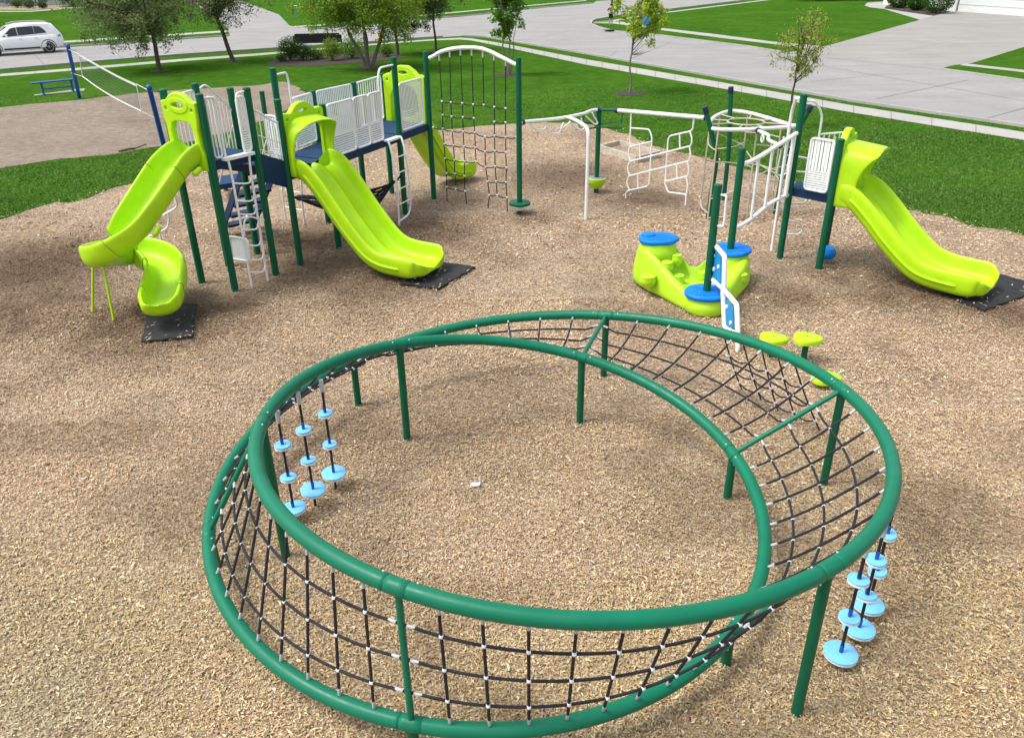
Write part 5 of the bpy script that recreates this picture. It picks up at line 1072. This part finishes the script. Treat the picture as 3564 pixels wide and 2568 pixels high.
# ============================================================ WHITE CAR
cr0, cr1 = G(176, 185), G(-5, 197); cf = unit((cr1-cr0)*V3(1, 1, 0)); cl_ = V3(-cf[1], cf[0], 0)
if cl_[1] > 0: side = -cl_
else: side = cl_
WB = 3.08; org = cr0*V3(1, 1, 0) - side*.86                 # centre line, rear axle
car = thing('parked_car', 'white sport utility vehicle parked on the far side of the left street', 'car', org + cf*WB/2)
M['carw'] = paint('white car paint', (.84, .86, .88), .18, .03); M['glass'] = paint('dark car glass', (.012, .016, .022), .06, .1, spec=.8); M['trim'] = paint('black trim', (.012, .012, .013), .5); M['rim'] = paint('alloy', (.42, .42, .43), .3); M['tail'] = paint('tail lamp', (.10, .006, .01), .2)
def cpt(x, y, z): return org + cf*x + side*y + UP*z
# body: sections along x (from rear): half width at sill, at belt, heights of sill, belt
ST = [(-.98, .70, .55, .85, .50), (-.94, .84, .46, 1.02, .60), (-.80, .93, .36, 1.08, .80), (-.4, .98, .30, 1.10, .88), (.3, 1.0, .27, 1.08, .90), (1.2, 1.0, .26, 1.06, .90), (2.1, .99, .27, 1.04, .90), (2.6, .985, .28, 1.02, .88), (3.2, .97, .30, 1.02, .86), (3.75, .90, .38, .93, .76), (3.98, .74, .46, .80, .62)]
secs = []
for x, w_, zs_, zb_, wt in ST:
    secs.append([cpt(x, y, z) for y, z in ((-w_*.92, zs_), (-w_, zs_+.12), (-w_, (zs_+zb_)/2), (-w_*.97, zb_-.06), (-wt, zb_), (0, zb_+.02), (wt, zb_), (w_*.97, zb_-.06), (w_, (zs_+zb_)/2), (w_, zs_+.12), (w_*.92, zs_), (0, zs_-.02))])
bd_ = MB().loft(secs).build('body', M['carw'], car, sharp=50)
GH = [(-.93, .74, 1.04, 1.08), (-.74, .75, 1.06, 1.40), (-.50, .73, 1.07, 1.70), (-.25, .72, 1.07, 1.765), (.6, .73, 1.06, 1.80), (1.4, .73, 1.05, 1.79), (2.0, .71, 1.04, 1.69), (2.5, .73, 1.03, 1.42), (3.02, .80, 1.01, 1.06)]
secs = []
for x, wr, zb_, zr in GH:
    wb = .90 if zr > 1.1 else .86; wr_ = wr if zr > 1.2 else wb-.03
    secs.append([cpt(x, y, z) for y, z in ((-wb, zb_-.03), (-(wb*.5+wr_*.5), (zb_+zr)/2), (-wr_, zr-.06), (-wr_*.8, zr), (0, zr+.025), (wr_*.8, zr), (wr_, zr-.06), (wb*.5+wr_*.5, (zb_+zr)/2), (wb, zb_-.03))])
MB().loft(secs, closed=False).build('cabin', M['carw'], car, sharp=50)
def gl(name, pts_, off=.012, m='glass'):                   # side glazing, following the cabin's lean
    for s in (1, -1):
        mb = MB(); P = []
        for x, z in pts_:
            f = max(0, min(1, (z-1.03)/.68)); y = .90*(1-f)+.735*f + off; P.append(cpt(x, s*y, z))
        mb.prism(P, side*s*.008).build(name, M[m], car)
gl('side_window', [(-.06, 1.22), (.0, 1.36), (.24, 1.60), (.62, 1.63), (.62, 1.18)]); gl('side_window', [(.64, 1.18), (.64, 1.63), (1.56, 1.62), (1.56, 1.13)]); gl('side_window', [(1.60, 1.13), (1.60, 1.62), (1.92, 1.56), (2.46, 1.10)])
MB().add([cpt(-.885, y, z) if z < 1.2 else cpt(-.585, y, z) for y, z in ((-.68, 1.18), (.68, 1.18), (.62, 1.63), (-.62, 1.63))] , [(0, 1, 2, 3)]).build('rear_window', M['glass'], car)
MB().prism([cpt(x, y, z) for x, y, z in ((2.93, -.70, 1.12), (2.93, .70, 1.12), (2.08, .62, 1.67), (2.08, -.62, 1.67))], cf*.02+UP*.02).build('windscreen', M['glass'], car)
for s in (1, -1):
    MB().prism([cpt(-.99, s*.50, .98), cpt(-.78, s*.93, .98), cpt(-.62, s*.975, 1.02), cpt(-.80, s*.93, 1.10), cpt(-.97, s*.55, 1.10)], -cf*.02+side*s*.015).build('tail_lamp', M['tail'], car)
    MB().tube(smooth([cpt(-.35, s*.66, 1.76), cpt(-.1, s*.67, 1.855), (cpt(.6, s*.67, 1.88)), cpt(1.6, s*.66, 1.86), cpt(1.95, s*.65, 1.76)], 4), .022, 7).build('roof_rail', M['rim'], car)
    MB().loft([[cpt(x, s*(1.0+y), z) for x, y, z in ((2.18, .0, 1.10), (2.30, .0, 1.10), (2.32, .0, 1.24), (2.18, .0, 1.24))], [cpt(x, s*(1.0+y), z) for x, y, z in ((2.18, .20, 1.10), (2.28, .18, 1.10), (2.30, .18, 1.23), (2.18, .20, 1.23))]]).build('wing_mirror', M['carw'], car)
    MB().prism([cpt(x, s*1.0, z) for x, z in ((.5, .33), (2.55, .33), (2.55, .42), (.5, .42))], side*s*.012).build('sill_trim', M['trim'], car)
    for x in (.62, 1.52): MB().box(cpt(x, s*.985, .95), (.20, .03, .03), (cf, side, UP)).build('door_handle', M['carw'], car)
    for x in (0, WB):
        c = cpt(x, s*.86, .375); ax = (cf, UP, side*s)
        wh = MB().lathe([(.22, -.13), (.345, -.13), (.375, -.09), (.375, .09), (.345, .13), (.27, .135)], c, 28, 0, ax).build('wheel', M['trim'], car)
        rm = MB().lathe([(.27, .10), (.27, .137), (.245, .14), (.24, .10)], c, 28, 0, ax)
        for k in range(10): a = TT*k/10; d_r = cf*math.cos(a)+UP*math.sin(a); t_r = -cf*math.sin(a)+UP*math.cos(a); rm.box(c+d_r*.14+side*s*.125, (.21, .028, .02), (d_r, t_r, side))
        rm.lathe([(.05, .12), (.05, .142), (.02, .145)], c, 12, 0, ax).build('rim', M['rim'], wh)
        # black wheel arch lip on the body side
        MB().tube([cpt(x+.43*math.cos(a), s*.985, .375+.43*math.sin(a)) for a in np.linspace(-.1, math.pi+.1, 17)], .022, 6).build('wheel_arch', M['trim'], car)
MB().box(cpt(-.98, 0, .66), (.02, .52, .12), (cf, side, UP)).build('number_plate', M['wsheet'], car)
# ============================================================ LAMP POLE, PEOPLE AND STROLLER AT THE STREET CORNER
lpb = V3(*G(2128, 62)[:2], 0); lpst = thing('lamp_post', 'dark street lamp post at the far street corner', 'lamp post', lpb)
MB().tube([xy(lpb, 0), xy(lpb, 6.0)], [.10, .07], 12).build('pole', M['steel'], lpst); MB().lathe([(.14, 0), (.14, .35), (.10, .42)], lpb, 12).build('base', M['steel'], lpst)
MB().tube(smooth([xy(lpb, 5.9), xy(lpb, 6.3)+V3(.3, 0, 0), xy(lpb, 6.4)+V3(1.1, 0, 0)], 5), .04, 8).build('arm', M['steel'], lpst); MB().box(xy(lpb, 6.36)+V3(1.3, 0, 0), (.6, .25, .12)).build('lamp_head', M['steel'], lpst)
SK = paint('skin', (.50, .30, .21), .6)
def person(label, base, hgt, shirt, trousers, hairc, facing, armpose=0):
    o = thing('person', label, 'person', base, 'people at the street corner'); k = hgt/1.72; f = unit(V3(math.cos(facing), math.sin(facing), 0)); r = V3(f[1], -f[0], 0); b = V3(base[0], base[1], 0)
    def pt(x, y, z): return b + (r*x + f*y + UP*z)*k
    el = (.27, -.04, 1.12) if not armpose else (.33, -.02, 1.16); hd_ = (.24, .14, .86) if not armpose else (.14, .20, 1.12)
    J = dict(pel=(pt(0, 0, .93), .135), sp=(pt(0, -.01, 1.15), .125), ch=(pt(0, 0, 1.33), .145), nk=(pt(0, .01, 1.47), .055), h1=(pt(0, .03, 1.57), .085), h2=(pt(0, .03, 1.66), .075))
    E_l = [('pel', 'sp'), ('sp', 'ch'), ('ch', 'nk'), ('nk', 'h1'), ('h1', 'h2')]
    for s, n_ in ((-1, 'l'), (1, 'r')):
        J['s'+n_] = (pt(s*.18, 0, 1.40), .06); J['e'+n_] = (pt(s*el[0], el[1], el[2]), .045); J['w'+n_] = (pt(s*hd_[0], hd_[1], hd_[2]), .032); J['f'+n_] = (pt(s*hd_[0]*.95, hd_[1]+.08, hd_[2]-.06), .030)
        J['t'+n_] = (pt(s*.095, 0, .86), .09); J['k'+n_] = (pt(s*.11, .03, .50), .06); J['a'+n_] = (pt(s*.12, 0, .09), .042); J['o'+n_] = (pt(s*.13, .16, .04), .035)
        E_l += [('ch', 's'+n_), ('s'+n_, 'e'+n_), ('e'+n_, 'w'+n_), ('w'+n_, 'f'+n_), ('pel', 't'+n_), ('t'+n_, 'k'+n_), ('k'+n_, 'a'+n_), ('a'+n_, 'o'+n_)]
    def skin(name, keys, edges, grow, m):
        me = bpy.data.meshes.new(name); me.from_pydata([tuple(J[q][0]) for q in keys], [(keys.index(a), keys.index(c)) for a, c in edges], []); me.materials.append(m); x = link(name, me, o)
        md = x.modifiers.new('skin', 'SKIN'); md.use_smooth_shade = True
        for i, q in enumerate(keys): me.skin_vertices[0].data[i].radius = (J[q][1]*k*grow,)*2
        me.skin_vertices[0].data[0].use_root = True; x.modifiers.new('sub', 'SUBSURF').levels = 1; return x
    skin('body', list(J), E_l, 1.0, SK)
    kt = ['pel', 'sp', 'ch', 'sl', 'sr', 'el', 'er']; skin('shirt', kt, [('pel', 'sp'), ('sp', 'ch'), ('ch', 'sl'), ('ch', 'sr'), ('sl', 'el'), ('sr', 'er')], 1.16, shirt)
    kp = ['pel', 'tl', 'tr', 'kl', 'kr'] + (['al', 'ar'] if trousers[1] else []); ep = [('pel', 'tl'), ('pel', 'tr'), ('tl', 'kl'), ('tr', 'kr')] + ([('kl', 'al'), ('kr', 'ar')] if trousers[1] else []); skin('trousers', kp, ep, 1.18, trousers[0])
    MB().lathe([(.02, -.10), (.085, -.07), (.102, 0), (.095, .06), (.05, .105), (.01, .115)], pt(0, -.005, 1.655), 12).build('hair', hairc, o)
    for s in (-1, 1):
        MB().ball(pt(s*.03, .108, 1.63), .012*k, 5).build('eye', M['black'], o); MB().loft([[pt(s*.13+x, y, z) for x, y, z in ((-.045, -.07, 0), (.045, -.07, 0), (.05, .2, 0), (-.05, .2, 0))], [pt(s*.13+x, y, z) for x, y, z in ((-.04, -.06, .09), (.04, -.06, .09), (.04, .18, .05), (-.04, .18, .05))]]).build('shoe', M['trim'], o)
    return o
BK = paint('black cloth', (.012, .012, .018), .9); GY = paint('grey cloth', (.24, .25, .30), .9); DH = paint('dark hair', (.015, .011, .009), .7)
person('person in black shirt and shorts standing by the lamp post at the street corner', G(2125, 89), 1.60, BK, (BK, False), DH, -1.4, 1)
person('dark haired person in a grey shirt standing behind the young maple', G(2224, 93), 1.55, GY, (paint('denim', (.03, .05, .10), .9), True), DH, -1.2)
sb = G(2243, 96)*V3(1, 1, 0); sl_ = thing('stroller', 'blue stroller with a black hood on the pavement by the young maple', 'stroller', sb); hx_ = V3(1, .05, 0)
MB().prism([sb+hx_*x+UP*z - V3(0, .25, 0) for x, z in ((-.42, .22), (-.1, .50), (.12, .78), (.30, .75), (.28, .25))], V3(0, .5, 0)).build('seat', M['cap'], sl_)
MB().tube(bend([sb+hx_*-.5+UP*.12, sb+hx_*.2+UP*.75, sb+hx_*.42+UP*1.15, sb+hx_*.40+UP*1.42], .15), .03, 8).build('push_bar', M['trim'], sl_)
hs_ = [[sb+hx_*(.20+.30*math.cos(a))+UP*(1.05+.42*math.sin(a))+V3(0, y, 0) for y in (-.24, -.12, 0, .12, .24)] for a in np.linspace(.0, 2.4, 9)]
hh = MB().loft(hs_, closed=False).build('hood', BK, sl_, flip=False); hh.modifiers.new('t', 'SOLIDIFY').thickness = .03
for x in (-.40, .32):
    for y in (-.26, .26): MB().lathe([(.04, -.02), (.13, -.02), (.15, 0), (.13, .02), (.04, .02)], sb+hx_*x+V3(0, y, .15), 16, 0, (V3(1, 0, 0), UP, V3(0, 1, 0))).build('wheel', M['trim'], sl_)
gr = G(2136, 110.5)*V3(1, 1, 0); o = MB().box(gr+UP*.06, (1.3, .30, .10), (unit(V3(.14, -.12, 0)), unit(V3(.12, .14, 0)), UP)).box(gr+UP*.115, (1.5, .5, .02)).build('storm_drain', M['trim']); tag(o, 'dark storm drain opening in the kerb at the street corner', 'drain')
# ============================================================ HOUSES
M['siding'] = None
def sidemat(name, c):
    m = N(name); v = m.coord(); wv = m.n('TexWave', Scale=1.0); wv.bands_direction = 'Z'; wv.wave_profile = 'SAW'; m.l(m.coord('Object', (1, 1, 2.2)), wv.inputs['Vector'])
    m.l(m.ramp(wv.outputs['Fac'], [(0, tuple(x*.55 for x in c)), (.12, c), (1, c)]), m.b.inputs['Base Color']); m.b.inputs['Roughness'].default_value = .6; return m.mat
M['siding'] = sidemat('white siding', (.70, .72, .74)); M['siding2'] = sidemat('grey green siding', (.19, .24, .22)); M['roof'] = soilmat(); M['porch'] = paint('porch trim', (.55, .56, .55), .6)
g0 = G(3325, 41)*V3(1, 1, 0); g1 = G(3564, 58.5)*V3(1, 1, 0); gd_ = unit(g1-g0); gnn = V3(gd_[1], -gd_[0], 0)
if gnn @ (C0*V3(1, 1, 0)-g0) > 0: gnn = -gnn               # gnn points into the house
hs1 = thing('white_house', 'white sided house with a wide white garage door beyond the driveway', 'house', g0+gd_*2+gnn*5)
gs = g0 - gd_*1.2
def quad(mb, o_, d1, a0__, a1__, z0_, z1_, m=0): mb.prism([o_+d1*a0__+UP*z0_, o_+d1*a1__+UP*z0_, o_+d1*a1__+UP*z1_, o_+d1*a0__+UP*z1_], gnn*.2, m)
wl_ = MB(); quad(wl_, gs, gd_, 0, 1.15, 0, 3.0); quad(wl_, gs, gd_, 1.15, 12.5, 2.55, 3.0); quad(wl_, gs, gd_, 10.8, 12.5, 0, 2.55)
wl_.prism([gs+UP*0, gs+UP*3, gs+gnn*9+UP*3, gs+gnn*9], gd_*.2); wl_.prism([gs-gd_*11+gnn*2.2, gs+gnn*2.2, gs+gnn*2.2+UP*3, gs-gd_*11+gnn*2.2+UP*3], gnn*.2)
wl_.prism([gs+gd_*12.5, gs+gd_*12.5+UP*3, gs+gd_*12.5+gnn*9+UP*3, gs+gd_*12.5+gnn*9], gd_*.2); wl_.build('wall', M['siding'], hs1)
dr = MB().prism([gs+gnn*.12+gd_*1.3, gs+gnn*.12+gd_*10.7, gs+gnn*.12+gd_*10.7+UP*2.5, gs+gnn*.12+gd_*1.3+UP*2.5], gnn*.05).build('garage_door', paint('garage door', (.66, .70, .68), .5, .03), hs1)
for z in (.62, 1.25, 1.87): MB().box(gs+gnn*.11+gd_*6+UP*z, (9.3, .02, .015), (gd_, gnn, UP)).build('panel_groove', M['joint'], dr)
for x in (1.2, 10.75): MB().box(gs+gd_*x+UP*1.27-gnn*.01, (.12, .12, 2.54), (gd_, gnn, UP)).build('door_trim', M['porch'], hs1)
MB().box(gs-gnn*.01+UP*1.5, (.14, .14, 3.0), (gd_, gnn, UP)).build('corner_trim', M['porch'], hs1)
MB().prism([gs-gd_*.5-gnn*.5+UP*3, gs-gd_*.5+gnn*9.5+UP*3, gs-gd_*.5+gnn*4.5+UP*5.6], gd_*13.6).build('roof', M['roof'], hs1)
MB().prism([gs-gd_*11.4+gnn*1.7+UP*3, gs-gd_*11.4+gnn*10+UP*3, gs-gd_*11.4+gnn*6+UP*5.2], gd_*10.8).build('roof', M['roof'], hs1)
zq = zm(3000, 0, .2487)
for (x, y), rx, h, lb in (((515, 115), 1.35, 1.75, 'round clipped shrub, leftmost in front of the white house'), ((700, 85), 1.0, 1.6, 'clipped shrub behind the small round one by the white house'), ((760, 150), 1.0, 1.45, 'smallest round clipped shrub, in front of the others by the white house'), ((860, 75), .9, 1.6, 'clipped shrub tucked behind beside the white house wall'), ((1030, 190), 1.5, 2.35, 'largest rounded clipped shrub, nearest the garage door')):
    shrub(lb, G(*zq(x, y)), rx, rx, h, 5200, .15, 'box', 'clipped shrubs in front of the white house', .15, 'clipped_shrub', 'shrub', True)
mx = G(3062, 4); shrub('dark low shrub mass at the top edge beside the front path', G(2900, 3), 6.5, 1.2, 1.1, 5000, .22, 'shrub', 'low hedges', name='hedge', cat='hedge'); shrub('dark low hedge at the far left end of the white house front', G(3030, 2), 2.2, 1.0, 1.0, 2500, .2, 'shrub', 'low hedges', name='hedge', cat='hedge')
# porch house at the far left
q0, q1 = G(-60, 24)*V3(1, 1, 0), G(232, 17)*V3(1, 1, 0); qd = unit(q1-q0); qn = V3(-qd[1], qd[0], 0); qn = qn if qn[1] > 0 else -qn; QL = np.linalg.norm(q1-q0)
h2_ = thing('porch_house', 'grey green house with a front porch at the far left edge', 'house', (q0+q1)/2)
MB().prism([q0+qn*2.2, q1+qn*2.2, q1+qn*2.2+UP*3.1, q0+qn*2.2+UP*3.1], qn*7).build('wall', M['siding2'], h2_); MB().prism([q0-qd*.5-qn*.3+UP*3.05, q0-qd*.5+qn*9.8+UP*3.05, q0-qd*.5+qn*5+UP*6], qd*(QL+1)).build('roof', M['roof'], h2_)
MB().box((q0+q1)/2+qn*1.1+UP*.16, (QL, 2.1, .32), (qd, qn, UP)).build('porch_floor', M['porch'], h2_)
for f in (.28, .36, .62, .66): MB().box(q0+qd*QL*f+UP*1.65, (.28 if f in (.28, .36) else .16, .22, 2.7), (qd, qn, UP)).build('porch_column', M['porch'] if f > .5 else M['siding2'], h2_)
for f in (.50, .12): w_ = MB().box(q0+qd*QL*f+qn*2.17+UP*1.6, (2.2, .08, 1.3), (qd, qn, UP)).build('window', M['glass'], h2_); MB().box(q0+qd*QL*f+qn*2.14+UP*.9, (2.4, .1, .12), (qd, qn, UP)).build('window_sill', M['porch'], w_)
MB().prism([q1+qn*.0-qd*2.2, q1-qd*.1, q1-qd*.1+UP*3, q1-qd*2.2+UP*3], qn*2.1).build('gable_wall', sidemat('pale siding', (.45, .50, .50)), h2_)
for (x, y), rx, h, lb in (((105, 30), 1.0, 1.0, 'dark shrub beneath the porch window of the far left house'), ((62, 28), .9, .9, 'dark shrub left of the porch window at the far left house'), ((150, 31), .7, .8, 'small shrub near the right end of the porch')): shrub(lb, G(x, y), rx, rx*.8, h, 1200, .14, 'shrub', 'shrubs by the porch')
for (x, y), rx, h, lb in (((255, 22), 3.2, 3.4, 'large dark evergreen shrub right of the porch house, its left part'), ((305, 22), 3.0, 3.0, 'large dark evergreen shrub beside the first, partly behind the weeping tree')): shrub(lb, G(x, y), rx, 2.2, h, 6500, .2, 'dark', 'evergreen shrubs beside the porch house', .2)
